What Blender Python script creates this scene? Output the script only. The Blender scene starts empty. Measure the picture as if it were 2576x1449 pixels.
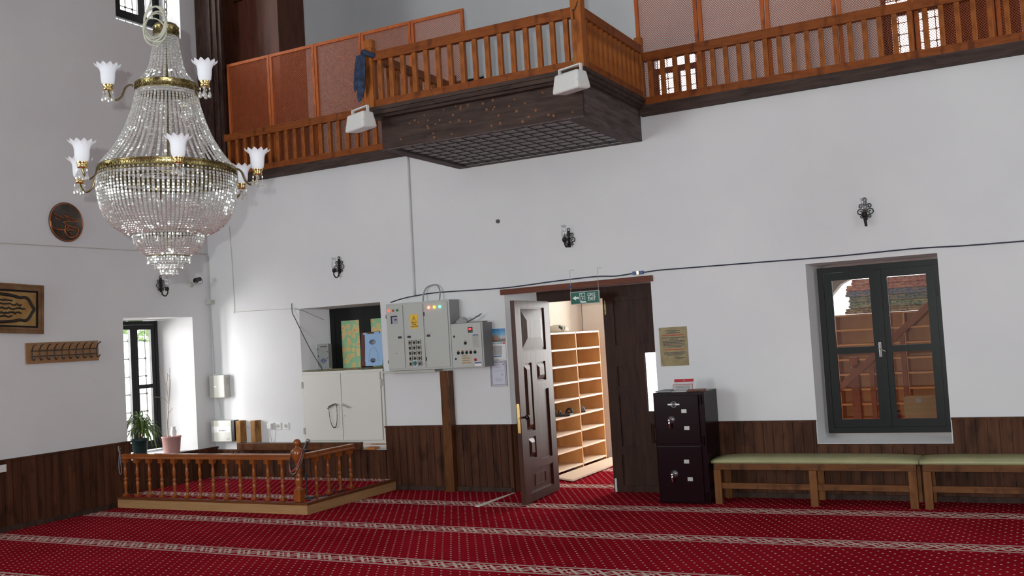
import bpy, bmesh, math, random
from mathutils import Vector, Matrix
S = bpy.context.scene
PI = math.pi
random.seed(7)

# ------------------------------------------------------------------ camera
YAW, PIT, ROL = 0.482591846, 0.0500474784, 0.0591573743
def _rot():
    Rz = Matrix.Rotation(YAW, 3, 'Z'); Rx = Matrix.Rotation(PIT, 3, 'X'); Ry = Matrix.Rotation(ROL, 3, 'Y')
    return Rz @ Rx @ Ry
_R = _rot()
_r, _f, _u = _R.col[0], _R.col[1], _R.col[2]
CAM = Vector((8.87114, -9.0, 1.56209))
cd = bpy.data.cameras.new('camera'); co = bpy.data.objects.new('camera', cd); S.collection.objects.link(co)
M3 = Matrix((_r, _u, -_f)).transposed()
co.matrix_world = Matrix.Translation(CAM) @ M3.to_4x4()
cd.sensor_width = 36.0; cd.lens = 2500.0/2576*36; cd.clip_start = 0.05; cd.clip_end = 200
S.camera = co
# ------------------------------------------------------------------ view + world + lights
S.view_settings.view_transform = 'Standard'; S.view_settings.look = 'None'
S.view_settings.gamma = 1; S.view_settings.use_curve_mapping = False
S.view_settings.exposure = 0.0
W = bpy.data.worlds.new('sky'); S.world = W; W.use_nodes = True
bg = W.node_tree.nodes['Background']; bg.inputs[0].default_value = (0.93, 0.97, 1.0, 1); bg.inputs[1].default_value = 5.0
def area(name, loc, direction, sx, sy, power, col=(1, 1, 1)):
    l = bpy.data.lights.new(name, 'AREA'); l.shape = 'RECTANGLE'; l.size = sx; l.size_y = sy; l.energy = power; l.color = col
    o = bpy.data.objects.new(name, l); S.collection.objects.link(o); o.location = loc
    o.rotation_euler = Vector(direction).to_track_quat('-Z', 'Z').to_euler(); return o
# fill lights added before solid rear and side walls, as daylight from unseen windows
area('daylight_rear_fill', (1.8, -13.85, 2.3), (0.15, 1, 0.0), 2.6, 2.8, 400, (0.90, 1.0, 1.01))
area('daylight_rear_upper_fill', (6, -13.85, 5.6), (0, 1, -0.45), 7.0, 1.6, 70, (0.90, 1.0, 1.01))
area('daylight_right_fill', (11.93, -4.2, 1.9), (-1, 0.12, -0.05), 4.5, 2.2, 82, (0.90, 1.0, 1.0))
area('daylight_left_fill', (0.07, -8.2, 2.4), (1, 0.35, 0.1), 3.0, 2.6, 150, (0.90, 1.0, 1.01))
area('daylight_left_courtyard', (-1.55, -2.62, 1.70), (1.0, 1.5, -0.05), 2.1, 1.5, 520, (1.0, 0.99, 0.97))
area('daylight_left_upper', (-1.7, -1.65, 6.4), (1.0, 0.9, -0.05), 1.1, 1.3, 170, (1.0, 0.99, 0.97))
# daylight that reaches the porch through its open arcade
area('daylight_porch', (5.6, 3.95, 1.8), (-1.0, -1.15, -0.1), 1.6, 2.4, 150, (1.0, 0.98, 0.94))
# the camera's own flash
fl = bpy.data.lights.new('camera_flash', 'SPOT'); fl.energy = 760; fl.color = (0.95, 1.0, 1.0); fl.spot_size = 1.5; fl.spot_blend = 0.6; fl.shadow_soft_size = 0.012
fo = bpy.data.objects.new('camera_flash', fl); S.collection.objects.link(fo)
fo.location = CAM - _r*0.10 + _u*0.07; fo.rotation_euler = co.matrix_world.to_euler()

# ------------------------------------------------------------------ material helpers
MC = {}
def _new(name):
    m = bpy.data.materials.new(name); m.use_nodes = True
    return m, m.node_tree, m.node_tree.nodes['Principled BSDF']
def _c(c): return (c[0], c[1], c[2], 1)
def plain(name, c, rough=0.5, metal=0.0, spec=0.5, emis=None, estr=0, coat=0):
    if name in MC: return MC[name]
    m, nt, b = _new(name)
    b.inputs['Base Color'].default_value = _c(c); b.inputs['Roughness'].default_value = rough
    b.inputs['Metallic'].default_value = metal; b.inputs['Specular IOR Level'].default_value = spec
    if coat: b.inputs['Coat Weight'].default_value = coat; b.inputs['Coat Roughness'].default_value = 0.12
    if emis: b.inputs['Emission Color'].default_value = _c(emis); b.inputs['Emission Strength'].default_value = estr
    MC[name] = m; return m
def N(nt, t, **k):
    n = nt.nodes.new(t)
    for a, v in k.items():
        if a in n.inputs.keys() if isinstance(a, str) else False: n.inputs[a].default_value = v
        else: setattr(n, a, v)
    return n
def ramp(nt, stops, fac):
    r = nt.nodes.new('ShaderNodeValToRGB'); e = r.color_ramp.elements
    while len(e) < len(stops): e.new(0.5)
    for k, (p, c) in enumerate(stops): e[k].position = p; e[k].color = _c(c)
    nt.links.new(fac, r.inputs[0]); return r.outputs[0]
def coords(nt, scale):
    t = nt.nodes.new('ShaderNodeTexCoord'); mp = nt.nodes.new('ShaderNodeMapping'); mp.inputs['Scale'].default_value = scale
    nt.links.new(t.outputs['Object'], mp.inputs[0]); return mp.outputs[0]
def noise(nt, vec, scale=1, detail=4, rough=0.55, dist=0):
    n = nt.nodes.new('ShaderNodeTexNoise'); n.inputs['Scale'].default_value = scale; n.inputs['Detail'].default_value = detail
    n.inputs['Roughness'].default_value = rough; n.inputs['Distortion'].default_value = dist
    nt.links.new(vec, n.inputs['Vector']); return n.outputs['Fac']
def bump(nt, b, fac, strength=0.2, dist=0.01):
    n = nt.nodes.new('ShaderNodeBump'); n.inputs['Strength'].default_value = strength; n.inputs['Distance'].default_value = dist
    nt.links.new(fac, n.inputs['Height']); nt.links.new(n.outputs[0], b.inputs['Normal'])
def wood(name, dark, light, scale=(30, 30, 2), rough=0.45, knots=True, coat=0.0, b=0.05):
    if name in MC: return MC[name]
    m, nt, p = _new(name)
    v = coords(nt, scale); f = noise(nt, v, 1, 5, 0.6, 0.6)
    c = ramp(nt, [(0.28, dark), (0.72, light)], f)
    if knots:
        v2 = coords(nt, (8, 8, 3)); k = noise(nt, v2, 1.3, 2, 0.5)
        mx = N(nt, 'ShaderNodeMix', data_type='RGBA', blend_type='MULTIPLY'); mx.inputs[0].default_value = 0.75
        kc = ramp(nt, [(0.30, (0.35, 0.3, 0.3)), (0.45, (1, 1, 1))], k)
        nt.links.new(c, mx.inputs[6]); nt.links.new(kc, mx.inputs[7]); c = mx.outputs[2]
    nt.links.new(c, p.inputs['Base Color']); p.inputs['Roughness'].default_value = rough; p.inputs['Specular IOR Level'].default_value = 0.16
    if coat: p.inputs['Coat Weight'].default_value = coat; p.inputs['Coat Roughness'].default_value = 0.15
    bump(nt, p, f, b); MC[name] = m; return m
def mottled(name, a, bcol, scale=4, rough=0.8, bs=0.1, bscale=60, metal=0.0):
    if name in MC: return MC[name]
    m, nt, p = _new(name)
    v = coords(nt, (1, 1, 1)); f = noise(nt, v, scale, 4, 0.6)
    c = ramp(nt, [(0.3, a), (0.7, bcol)], f); nt.links.new(c, p.inputs['Base Color'])
    p.inputs['Roughness'].default_value = rough; p.inputs['Metallic'].default_value = metal
    f2 = noise(nt, v, bscale, 3, 0.6); bump(nt, p, f2, bs, 0.004); MC[name] = m; return m

PLASTER = mottled('white_plaster', (0.70, 0.70, 0.715), (0.76, 0.76, 0.765), 0.9, 0.9, 0.25, 30)
CREAM = mottled('cream_plaster', (0.80, 0.72, 0.62), (0.86, 0.79, 0.70), 1.2, 0.9, 0.2, 30)
WAINS = wood('stained_pine_boarding', (0.030, 0.010, 0.005), (0.115, 0.043, 0.020), (13, 13, 0.55), 0.6, True, 0.0)
PINE = wood('varnished_pine', (0.25, 0.068, 0.013), (0.43, 0.14, 0.030), (22, 22, 6), 0.5, True, 0.05)
PINEX = wood('varnished_pine_rail', (0.17, 0.040, 0.008), (0.30, 0.085, 0.017), (5, 22, 26), 0.5, True, 0.05)
LATT = wood('red_stained_lattice', (0.40, 0.095, 0.032), (0.52, 0.135, 0.05), (14, 14, 14), 0.55, False)
LFRM = wood('red_stained_pine', (0.36, 0.085, 0.022), (0.56, 0.15, 0.042), (18, 18, 5), 0.5, True)
DARK = wood('old_dark_timber', (0.022, 0.012, 0.009), (0.075, 0.042, 0.032), (16, 16, 5), 0.65, False, 0, 0.2)
DARKX = wood('old_dark_board', (0.030, 0.020, 0.017), (0.085, 0.055, 0.045), (3, 14, 22), 0.65, False, 0, 0.2)
GREYX = wood('weathered_grey_board', (0.045, 0.033, 0.032), (0.15, 0.115, 0.11), (20, 3, 22), 0.7, False, 0, 0.2)
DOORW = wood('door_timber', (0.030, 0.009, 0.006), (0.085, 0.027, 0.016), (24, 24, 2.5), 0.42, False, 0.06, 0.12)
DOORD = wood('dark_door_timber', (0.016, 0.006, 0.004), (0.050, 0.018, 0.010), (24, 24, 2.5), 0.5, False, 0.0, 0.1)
LINT = wood('brown_lintel_board', (0.10, 0.028, 0.014), (0.17, 0.050, 0.024), (3, 22, 30), 0.45, False)
BLACKW = plain('black_painted_wood', (0.005, 0.006, 0.006), 0.38, 0, 0.22)
BLACKM = plain('black_plastic', (0.012, 0.012, 0.013), 0.4)
IRON = plain('dark_iron', (0.02, 0.017, 0.015), 0.5, 0.6)
BRASS = mottled('antique_brass', (0.10, 0.078, 0.030), (0.36, 0.29, 0.13), 30, 0.28, 0.35, 90, 1.0)
BRASSP = plain('polished_brass', (0.75, 0.56, 0.22), 0.2, 1.0)
CHROME = plain('chrome', (0.8, 0.8, 0.8), 0.12, 1.0)
STEEL = plain('galvanised_steel', (0.5, 0.5, 0.5), 0.4, 0.9)
CABM = plain('cream_enamelled_metal', (0.72, 0.70, 0.65), 0.4)
PANG = plain('light_grey_enamel', (0.47, 0.48, 0.455), 0.45)
PANS = plain('grey_enamel_edge', (0.30, 0.30, 0.30), 0.5)
WPLAS = plain('white_plastic', (0.75, 0.75, 0.73), 0.4)
GPLAS = plain('greyish_white_plastic', (0.52, 0.52, 0.47), 0.5)
BEAMW = wood('amber_varnished_block', (0.26, 0.12, 0.032), (0.42, 0.21, 0.06), (8, 8, 3), 0.5, True, 0.1)
PLATW = wood('light_laminate', (0.34, 0.185, 0.080), (0.43, 0.25, 0.115), (2.5, 2.5, 30), 0.45, False)
PLATE = wood('brown_edge_moulding', (0.10, 0.03, 0.012), (0.17, 0.055, 0.02), (4, 4, 20), 0.4, False)
TURN = wood('glossy_turned_wood', (0.20, 0.052, 0.012), (0.36, 0.10, 0.022), (16, 16, 3), 0.25, False, 0.6)
TURNX = wood('glossy_rail_wood', (0.20, 0.055, 0.014), (0.34, 0.10, 0.026), (3, 18, 18), 0.28, False, 0.5)
OLIVE = mottled('olive_vinyl', (0.28, 0.27, 0.13), (0.37, 0.36, 0.19), 3, 0.4, 0.05, 20)
BENCHW = wood('bench_timber', (0.10, 0.036, 0.010), (0.22, 0.085, 0.024), (14, 14, 3), 0.5, True)
BENCHX = wood('bench_rail_timber', (0.09, 0.032, 0.010), (0.17, 0.065, 0.02), (3, 14, 20), 0.5, True)
SAFE = plain('maroon_safe_paint', (0.011, 0.003, 0.005), 0.22, 0, 0.10)
SHELFW = wood('orange_pine_shelf', (0.62, 0.30, 0.10), (0.75, 0.40, 0.16), (6, 6, 2), 0.5, False)
SHELFE = plain('pale_shelf_board', (0.80, 0.62, 0.46), 0.5)
OAKB = wood('oak_laminate_board', (0.30, 0.16, 0.075), (0.38, 0.21, 0.10), (3, 3, 30), 0.5, False)
WHITEP = plain('white_paper', (0.8, 0.8, 0.8), 0.7)
INK = plain('dark_ink', (0.03, 0.03, 0.05), 0.6)
REDI = plain('red_ink', (0.45, 0.02, 0.02), 0.6)
BLUEI = plain('blue_ink', (0.03, 0.05, 0.25), 0.6)
GREYI = plain('grey_ink', (0.35, 0.35, 0.42), 0.6)
GREYP = plain('grey_paper', (0.42, 0.42, 0.42), 0.7)
CABLE = plain('dark_blue_cable', (0.012, 0.012, 0.035), 0.4)
WCAB = plain('white_cable', (0.55, 0.55, 0.50), 0.5)

def carpet(name, phase=0.0, skew=True):
    m, nt, p = _new(name); L = nt.links
    def math_(op, a, b=None, c=None):
        n = nt.nodes.new('ShaderNodeMath'); n.operation = op
        for i, v in enumerate((a, b, c)):
            if v is None: continue
            if isinstance(v, (int, float)): n.inputs[i].default_value = v
            else: L.new(v, n.inputs[i])
        return n.outputs[0]
    t = nt.nodes.new('ShaderNodeTexCoord'); sp = nt.nodes.new('ShaderNodeSeparateXYZ'); L.new(t.outputs['Object'], sp.inputs[0])
    x, y = sp.outputs[0], sp.outputs[1]
    if skew:
        y = math_('SUBTRACT', y, math_('MULTIPLY', math_('MAXIMUM', math_('SUBTRACT', x, 5.4), 0), 0.038))
    # distance from nearest border stripe centre
    P = 1.14
    yy = math_('ADD', y, 0.72 + phase)
    fr = math_('SUBTRACT', math_('MODULO', math_('ADD', math_('DIVIDE', yy, P), 100.5), 1.0), 0.5)
    d = math_('ABSOLUTE', math_('MULTIPLY', fr, P)); ds = math_('MULTIPLY', fr, P)
    inband = math_('LESS_THAN', d, 0.108)
    line = math_('MULTIPLY', math_('GREATER_THAN', d, 0.082), math_('LESS_THAN', d, 0.095))
    line2 = math_('MULTIPLY', math_('GREATER_THAN', d, 0.100), math_('LESS_THAN', d, 0.108))
    core = math_('LESS_THAN', d, 0.070)
    # interlaced key pattern: two mirrored triangle waves
    def tri(off, per):
        q = math_('MODULO', math_('ADD', math_('DIVIDE', x, per), 50+off), 1.0)
        return math_('MULTIPLY', math_('SUBTRACT', math_('ABSOLUTE', math_('SUBTRACT', q, 0.5)), 0.25), 0.24)
    w1 = math_('LESS_THAN', math_('ABSOLUTE', math_('SUBTRACT', ds, tri(0, 0.2))), 0.017)
    w2 = math_('LESS_THAN', math_('ABSOLUTE', math_('SUBTRACT', ds, tri(0.5, 0.2))), 0.017)
    w3 = math_('LESS_THAN', math_('ABSOLUTE', math_('SUBTRACT', ds, tri(0.25, 0.2))), 0.009)
    q4 = math_('MODULO', math_('ADD', math_('DIVIDE', x, 0.1), 50), 1.0)
    w4 = math_('MULTIPLY', math_('LESS_THAN', math_('ABSOLUTE', math_('SUBTRACT', q4, 0.5)), 0.14), math_('LESS_THAN', d, 0.02))
    key = math_('MULTIPLY', math_('MAXIMUM', math_('MAXIMUM', w1, w2), math_('MAXIMUM', w3, w4)), core)
    # staggered dots
    DX, DY = 0.0745, 0.0615
    row = math_('FLOOR', math_('DIVIDE', math_('ADD', y, 50), DY))
    odd = math_('MODULO', row, 2.0)
    fx = math_('SUBTRACT', math_('MODULO', math_('ADD', math_('ADD', math_('DIVIDE', x, DX), math_('MULTIPLY', odd, 0.5)), 500), 1.0), 0.5)
    fy = math_('SUBTRACT', math_('MODULO', math_('DIVIDE', math_('ADD', y, 50), DY), 1.0), 0.5)
    gx = math_('MULTIPLY', fx, DX); gy = math_('MULTIPLY', fy, DY)
    rr = math_('ADD', math_('MULTIPLY', gx, gx), math_('MULTIPLY', math_('MULTIPLY', gy, gy), 0.9))
    dot = math_('MULTIPLY', math_('LESS_THAN', rr, 0.0074*0.0074), math_('SUBTRACT', 1.0, inband))
    mask = math_('MAXIMUM', math_('MAXIMUM', dot, key), math_('MAXIMUM', line, line2))
    v = coords(nt, (1, 1, 1)); f = noise(nt, v, 1.1, 3, 0.6); f2 = noise(nt, v, 220, 2, 0.5)
    red = ramp(nt, [(0.3, (0.22, 0.006, 0.012)), (0.7, (0.30, 0.010, 0.020))], f)
    mx = N(nt, 'ShaderNodeMix', data_type='RGBA'); L.new(mask, mx.inputs[0]); L.new(red, mx.inputs[6]); mx.inputs[7].default_value = (0.60, 0.47, 0.41, 1)
    L.new(mx.outputs[2], p.inputs['Base Color']); p.inputs['Roughness'].default_value = 1.0; p.inputs['Specular IOR Level'].default_value = 0.0
    bump(nt, p, f2, 0.4, 0.004); return m
CARPET = carpet('red_prayer_carpet'); CARPET2 = carpet('red_platform_carpet', phase=-0.62, skew=False)

def clear_glass(name, tint=(1, 1, 1), gl=0.07):
    m = bpy.data.materials.new(name); m.use_nodes = True; nt = m.node_tree; nt.nodes.clear()
    o = nt.nodes.new('ShaderNodeOutputMaterial'); mx = nt.nodes.new('ShaderNodeMixShader'); tr = nt.nodes.new('ShaderNodeBsdfTransparent'); g = nt.nodes.new('ShaderNodeBsdfGlossy')
    tr.inputs[0].default_value = _c(tint); g.inputs['Roughness'].default_value = 0.03; mx.inputs[0].default_value = gl
    nt.links.new(tr.outputs[0], mx.inputs[1]); nt.links.new(g.outputs[0], mx.inputs[2]); nt.links.new(mx.outputs[0], o.inputs[0]); return m
GLASS = clear_glass('window_glass'); CHIM = clear_glass('lamp_chimney_glass', (0.93, 0.94, 0.95), 0.16)
HAZY = clear_glass('reflective_window_glass', (0.94, 0.93, 0.93), 0.09)
def crystal():
    m = bpy.data.materials.new('cut_crystal'); m.use_nodes = True; nt = m.node_tree; nt.nodes.clear()
    o = nt.nodes.new('ShaderNodeOutputMaterial'); a = nt.nodes.new('ShaderNodeMixShader'); b = nt.nodes.new('ShaderNodeMixShader')
    tr = nt.nodes.new('ShaderNodeBsdfTransparent'); g = nt.nodes.new('ShaderNodeBsdfGlossy'); gl = nt.nodes.new('ShaderNodeBsdfDiffuse')
    tr.inputs[0].default_value = (0.80, 0.80, 0.80, 1); g.inputs['Roughness'].default_value = 0.16; g.inputs[0].default_value = (1, 1, 0.97, 1)
    gl.inputs[0].default_value = (0.85, 0.85, 0.82, 1)
    a.inputs[0].default_value = 0.50; b.inputs[0].default_value = 0.16
    nt.links.new(tr.outputs[0], a.inputs[1]); nt.links.new(g.outputs[0], a.inputs[2]); nt.links.new(a.outputs[0], b.inputs[1]); nt.links.new(gl.outputs[0], b.inputs[2]); nt.links.new(b.outputs[0], o.inputs[0])
    return m
CRYS = crystal()
def frosted():
    m = bpy.data.materials.new('frosted_white_glass'); m.use_nodes = True; nt = m.node_tree; nt.nodes.clear()
    o = nt.nodes.new('ShaderNodeOutputMaterial'); mx = nt.nodes.new('ShaderNodeMixShader'); d = nt.nodes.new('ShaderNodeBsdfDiffuse'); t = nt.nodes.new('ShaderNodeBsdfTranslucent')
    d.inputs[0].default_value = (0.86, 0.88, 0.93, 1); t.inputs[0].default_value = (0.86, 0.88, 0.93, 1); mx.inputs[0].default_value = 0.3
    nt.links.new(d.outputs[0], mx.inputs[1]); nt.links.new(t.outputs[0], mx.inputs[2]); nt.links.new(mx.outputs[0], o.inputs[0]); return m
FROST = frosted()

# ------------------------------------------------------------------ mesh builder
class MB:
    def __init__(s): s.v = []; s.f = []; s.sm = []
    def add(s, vs, fs, M=None, smooth=False):
        o = len(s.v)
        for p in vs: s.v.append(tuple(M @ Vector(p)) if M is not None else tuple(p))
        for f in fs: s.f.append(tuple(i+o for i in f)); s.sm.append(smooth)
        return s
    def box(s, x0, x1, y0, y1, z0, z1, M=None, bev=0.0):
        if x0 > x1: x0, x1 = x1, x0
        if y0 > y1: y0, y1 = y1, y0
        if z0 > z1: z0, z1 = z1, z0
        if not bev:
            vs = [(x0,y0,z0),(x1,y0,z0),(x1,y1,z0),(x0,y1,z0),(x0,y0,z1),(x1,y0,z1),(x1,y1,z1),(x0,y1,z1)]
            return s.add(vs, [(0,3,2,1),(4,5,6,7),(0,1,5,4),(1,2,6,5),(2,3,7,6),(3,0,4,7)], M)
        b = min(bev, (x1-x0)/2.01, (y1-y0)/2.01, (z1-z0)/2.01)
        bm = bmesh.new(); bmesh.ops.create_cube(bm, size=1)
        for v in bm.verts: v.co = Vector(((x0+x1)/2+v.co.x*(x1-x0), (y0+y1)/2+v.co.y*(y1-y0), (z0+z1)/2+v.co.z*(z1-z0)))
        bmesh.ops.bevel(bm, geom=bm.edges[:], offset=b, segments=2, profile=0.7, affect='EDGES')
        bm.verts.index_update()
        s.add([v.co.copy() for v in bm.verts], [tuple(v.index for v in f.verts) for f in bm.faces], M); bm.free(); return s
    def quad(s, a, b, c, d): return s.add([a, b, c, d], [(0,1,2,3)])
    def prism(s, pts, y0, y1, M=None):           # polygon in x,z extruded along y
        n = len(pts); vs = [(p[0], y0, p[1]) for p in pts]+[(p[0], y1, p[1]) for p in pts]
        return s.add(vs, [tuple(range(n)), tuple(range(2*n-1, n-1, -1))]+[(i, i+n, (i+1)%n+n, (i+1)%n) for i in range(n)], M)
    def prismz(s, pts, z0, z1, M=None):          # polygon in x,y extruded along z
        n = len(pts); vs = [(p[0], p[1], z0) for p in pts]+[(p[0], p[1], z1) for p in pts]
        return s.add(vs, [tuple(range(n-1, -1, -1)), tuple(range(n, 2*n))]+[(i, (i+1)%n, (i+1)%n+n, i+n) for i in range(n)], M)
    def lathe(s, prof, seg=16, c=(0,0,0), M=None, cap=True, ruff=None):
        vs = []; n = len(prof)
        for k in range(seg):
            a = 2*PI*k/seg
            for i, (r, z) in enumerate(prof):
                rr, zz = r, z
                if ruff and ruff[0] <= i: rr += r*ruff[1]*math.cos(ruff[2]*a)*(i-ruff[0]+1); zz += ruff[3]*math.cos(ruff[2]*a)*(i-ruff[0]+1)
                vs.append((c[0]+rr*math.cos(a), c[1]+rr*math.sin(a), c[2]+zz))
        fs = []
        for k in range(seg):
            k2 = (k+1)%seg
            for i in range(n-1): fs.append((k*n+i, k2*n+i, k2*n+i+1, k*n+i+1))
        s.add(vs, fs, M, True)
        if cap:
            for i, rev in ((0, True), (n-1, False)):
                if prof[i][0] > 1e-5:
                    ring = [(c[0]+prof[i][0]*math.cos(2*PI*k/seg), c[1]+prof[i][0]*math.sin(2*PI*k/seg), c[2]+prof[i][1]) for k in range(seg)]
                    s.add(ring[::-1] if rev else ring, [tuple(range(seg))], M)
        return s
    def cyl(s, a, b, r, seg=10, r2=None):
        a = Vector(a); b = Vector(b); d = b-a; q = d.to_track_quat('Z', 'Y').to_matrix().to_4x4()
        return s.lathe([(r, 0), (r if r2 is None else r2, d.length)], seg, M=Matrix.Translation(a) @ q)
    def tube(s, pts, r, seg=6, closed=False):
        pts = [Vector(p) for p in pts]; n = len(pts); vs = []; up = None
        for i, p in enumerate(pts):
            t = (pts[(i+1)%n]-pts[i-1]) if closed else (pts[min(i+1, n-1)]-pts[max(i-1, 0)])
            if t.length < 1e-9: t = Vector((0,0,1))
            t.normalize()
            if up is None: up = t.orthogonal().normalized()
            up = up - t*up.dot(t)
            up = t.orthogonal().normalized() if up.length < 1e-6 else up.normalized()
            w = t.cross(up); rr = r[i] if isinstance(r, (list, tuple)) else r
            for k in range(seg):
                a = 2*PI*k/seg; vs.append(p+up*math.cos(a)*rr+w*math.sin(a)*rr)
        fs = []
        for i in range(n if closed else n-1):
            j = (i+1)%n
            for k in range(seg): fs.append((i*seg+k, i*seg+(k+1)%seg, j*seg+(k+1)%seg, j*seg+k))
        if not closed: fs += [tuple(range(seg-1, -1, -1)), tuple((n-1)*seg+k for k in range(seg))]
        return s.add(vs, fs, None, True)
    def sphere(s, c, r, seg=12, rings=8, sc=(1,1,1)):
        prof = [(max(r*math.sin(PI*i/rings), 1e-6)*sc[0], -r*math.cos(PI*i/rings)*sc[2]) for i in range(rings+1)]
        return s.lathe(prof, seg, c, cap=False)
    def build(s, name, mat, parent=None, loc=None):
        me = bpy.data.meshes.new(name); me.from_pydata(s.v, [], s.f); me.update()
        me.polygons.foreach_set('use_smooth', s.sm)
        me.materials.append(mat); o = bpy.data.objects.new(name, me); S.collection.objects.link(o)
        if parent: o.parent = parent
        if loc: o.location = loc
        return o
def tag(o, label, cat, group=None, kind=None):
    if label: o['label'] = label
    if cat: o['category'] = cat
    if group: o['group'] = group
    if kind: o['kind'] = kind
    return o
def thing(name, label, cat, loc=(0,0,0), rotz=0, group=None, rot=None):
    o = bpy.data.objects.new(name, None); S.collection.objects.link(o); o.empty_display_size = 0.1
    o.location = loc; o.rotation_euler = rot if rot else (0, 0, rotz); return tag(o, label, cat, group)
def struct(o): o['kind'] = 'structure'; return o
def dup(root, loc=None, label=None, group=None, rot=None):
    def cp(o, par):
        c = o.copy(); S.collection.objects.link(c)
        if par: c.parent = par
        for ch in [x for x in o.children]: cp(ch, c)
        return c
    r = cp(root, None)
    if loc is not None: r.location = loc
    if rot is not None: r.rotation_euler = rot
    if label: r['label'] = label
    if group: r['group'] = group
    return r
def smooth_path(pts, k=6):
    P = [Vector(p) for p in pts]; out = []
    for i in range(len(P)-1):
        p0 = P[max(i-1, 0)]; p1 = P[i]; p2 = P[i+1]; p3 = P[min(i+2, len(P)-1)]
        for j in range(k):
            t = j/k
            out.append(0.5*((2*p1)+(p2-p0)*t+(2*p0-5*p1+4*p2-p3)*t*t+(3*p1-p0-3*p2+p3)*t**3))
    out.append(P[-1]); return out
def text(name, body, size, loc, mat, parent=None, rot=(PI/2, 0, 0), align='CENTER', ext=0.0006, sx=1.0, bold=0.0):
    c = bpy.data.curves.new(name, 'FONT'); c.body = body; c.size = size; c.extrude = ext; c.align_x = align; c.align_y = 'CENTER'; c.offset = bold
    c.resolution_u = 3
    o = bpy.data.objects.new(name, c); S.collection.objects.link(o); bpy.context.view_layer.update()
    me = bpy.data.meshes.new_from_object(o.evaluated_get(bpy.context.evaluated_depsgraph_get())); bpy.data.objects.remove(o)
    me.materials.clear(); me.materials.append(mat); me.name = name
    o = bpy.data.objects.new(name, me); S.collection.objects.link(o); o.location = loc; o.rotation_euler = rot; o.scale = (sx, 1, 1)
    if parent: o.parent = parent
    return o
RZL = -PI/2   # local -y (out of a back-wall item) turned to +x for things on the left wall
# with rotz = +90deg local -y -> +x
RZL = PI/2

# ------------------------------------------------------------------ walls with openings
def wall(name, axis, pos, thick, u0, u1, z0, z1, ops, mat):
    """axis 'y': front face at y=pos, back face at y=pos+thick, u=x.  axis 'x': u=y, back face at x=pos+thick."""
    m = MB()
    P = (lambda u, d, z: (u, pos+d, z)) if axis == 'y' else (lambda u, d, z: (pos+d, u, z))
    for side, d in (('f', 0), ('b', thick)):
        rs = [o[0] if side == 'f' else o[1] for o in ops]
        us = sorted({u0, u1, *[r[0] for r in rs], *[r[1] for r in rs]}); zs = sorted({z0, z1, *[r[2] for r in rs], *[r[3] for r in rs]})
        for i in range(len(us)-1):
            for j in range(len(zs)-1):
                cu = (us[i]+us[i+1])/2; cz = (zs[j]+zs[j+1])/2
                if any(r[0] < cu < r[1] and r[2] < cz < r[3] for r in rs): continue
                m.quad(P(us[i], d, zs[j]), P(us[i+1], d, zs[j]), P(us[i+1], d, zs[j+1]), P(us[i], d, zs[j+1]))
    for f, b in ops:
        F = [(f[0], f[2]), (f[1], f[2]), (f[1], f[3]), (f[0], f[3])]; B = [(b[0], b[2]), (b[1], b[2]), (b[1], b[3]), (b[0], b[3])]
        for k in range(4):
            k2 = (k+1)%4; m.quad(P(F[k][0], 0, F[k][1]), P(F[k2][0], 0, F[k2][1]), P(B[k2][0], thick, B[k2][1]), P(B[k][0], thick, B[k][1]))
    E = [(u0, z0), (u1, z0), (u1, z1), (u0, z1)]
    for k in range(4):
        k2 = (k+1)%4; m.quad(P(E[k][0], 0, E[k][1]), P(E[k2][0], 0, E[k2][1]), P(E[k2][0], thick, E[k2][1]), P(E[k][0], thick, E[k][1]))
    return struct(m.build(name, mat))
NICHE = ((1.37, 2.51, 0.43, 2.04), (1.55, 2.62, 0.43, 2.02))
DOOR = ((4.06, 5.65, -0.06, 2.02), (4.32, 5.92, -0.06, 2.02))
WIN2 = ((7.10, 8.18, 0.48, 2.06), (7.17, 8.24, 0.54, 2.03))
wall('wall_back', 'y', 0, 0.36, 0, 12, -0.07, 3.6, [NICHE, DOOR, WIN2], PLASTER)
W1 = ((-1.32, -0.30, 0.47, 2.035), (-1.30, -0.50, 0.50, 2.02))
W1U = ((-1.25, -0.29, 5.40, 7.0), (-1.22, -0.27, 5.58, 6.9))
wall('wall_left', 'x', 0, -0.42, -14, 0.0, 0, 7.5, [W1, W1U], PLASTER)
GW = [((1.25, 2.16, 4.2, 5.34),)*2, ((4.62, 5.32, 4.33, 5.18),)*2, ((7.52, 8.24, 4.33, 5.35),)*2]
wall('wall_gallery_back', 'y', 3.33, 0.4, 0, 12, 3.6, 7.5, GW, PLASTER)
wall('wall_gallery_left', 'x', 0, -0.42, 0.0, 3.73, 3.6, 7.5, [], PLASTER)
PO = [((4.22, 5.75, -0.06, 2.75),)*2, ((6.15, 8.9, 0.45, 2.55),)*2, ((0.8, 3.2, 0.4, 2.4),)*2]
wall('wall_porch_outer', 'y', 3.33, 0.4, -0.42, 12, -0.07, 3.4, PO, CREAM)
struct(MB().box(-0.42, 0, 0, 3.33, 0, 3.4).build('wall_porch_left', CREAM))
struct(MB().box(3.55, 3.76, 0.37, 3.33, 0, 3.39).build('wall_porch_partition', CREAM))
struct(MB().box(3.77, 4.22, 2.62, 3.32, 0, 3.39).build('wall_porch_pier', CREAM))
wall('wall_right', 'x', 12, 0.42, -14, 3.33, 0, 7.5, [], PLASTER)
wall('wall_front', 'y', -14, -0.4, 0, 12, 0, 7.5, [], PLASTER)
struct(MB().box(-0.42, 12.4, -14.4, 3.73, 7.5, 7.7).build('ceiling', PLASTER))
struct(MB().box(0, 12, -14, 3.33, -0.08, 0).build('floor', CARPET))
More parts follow.
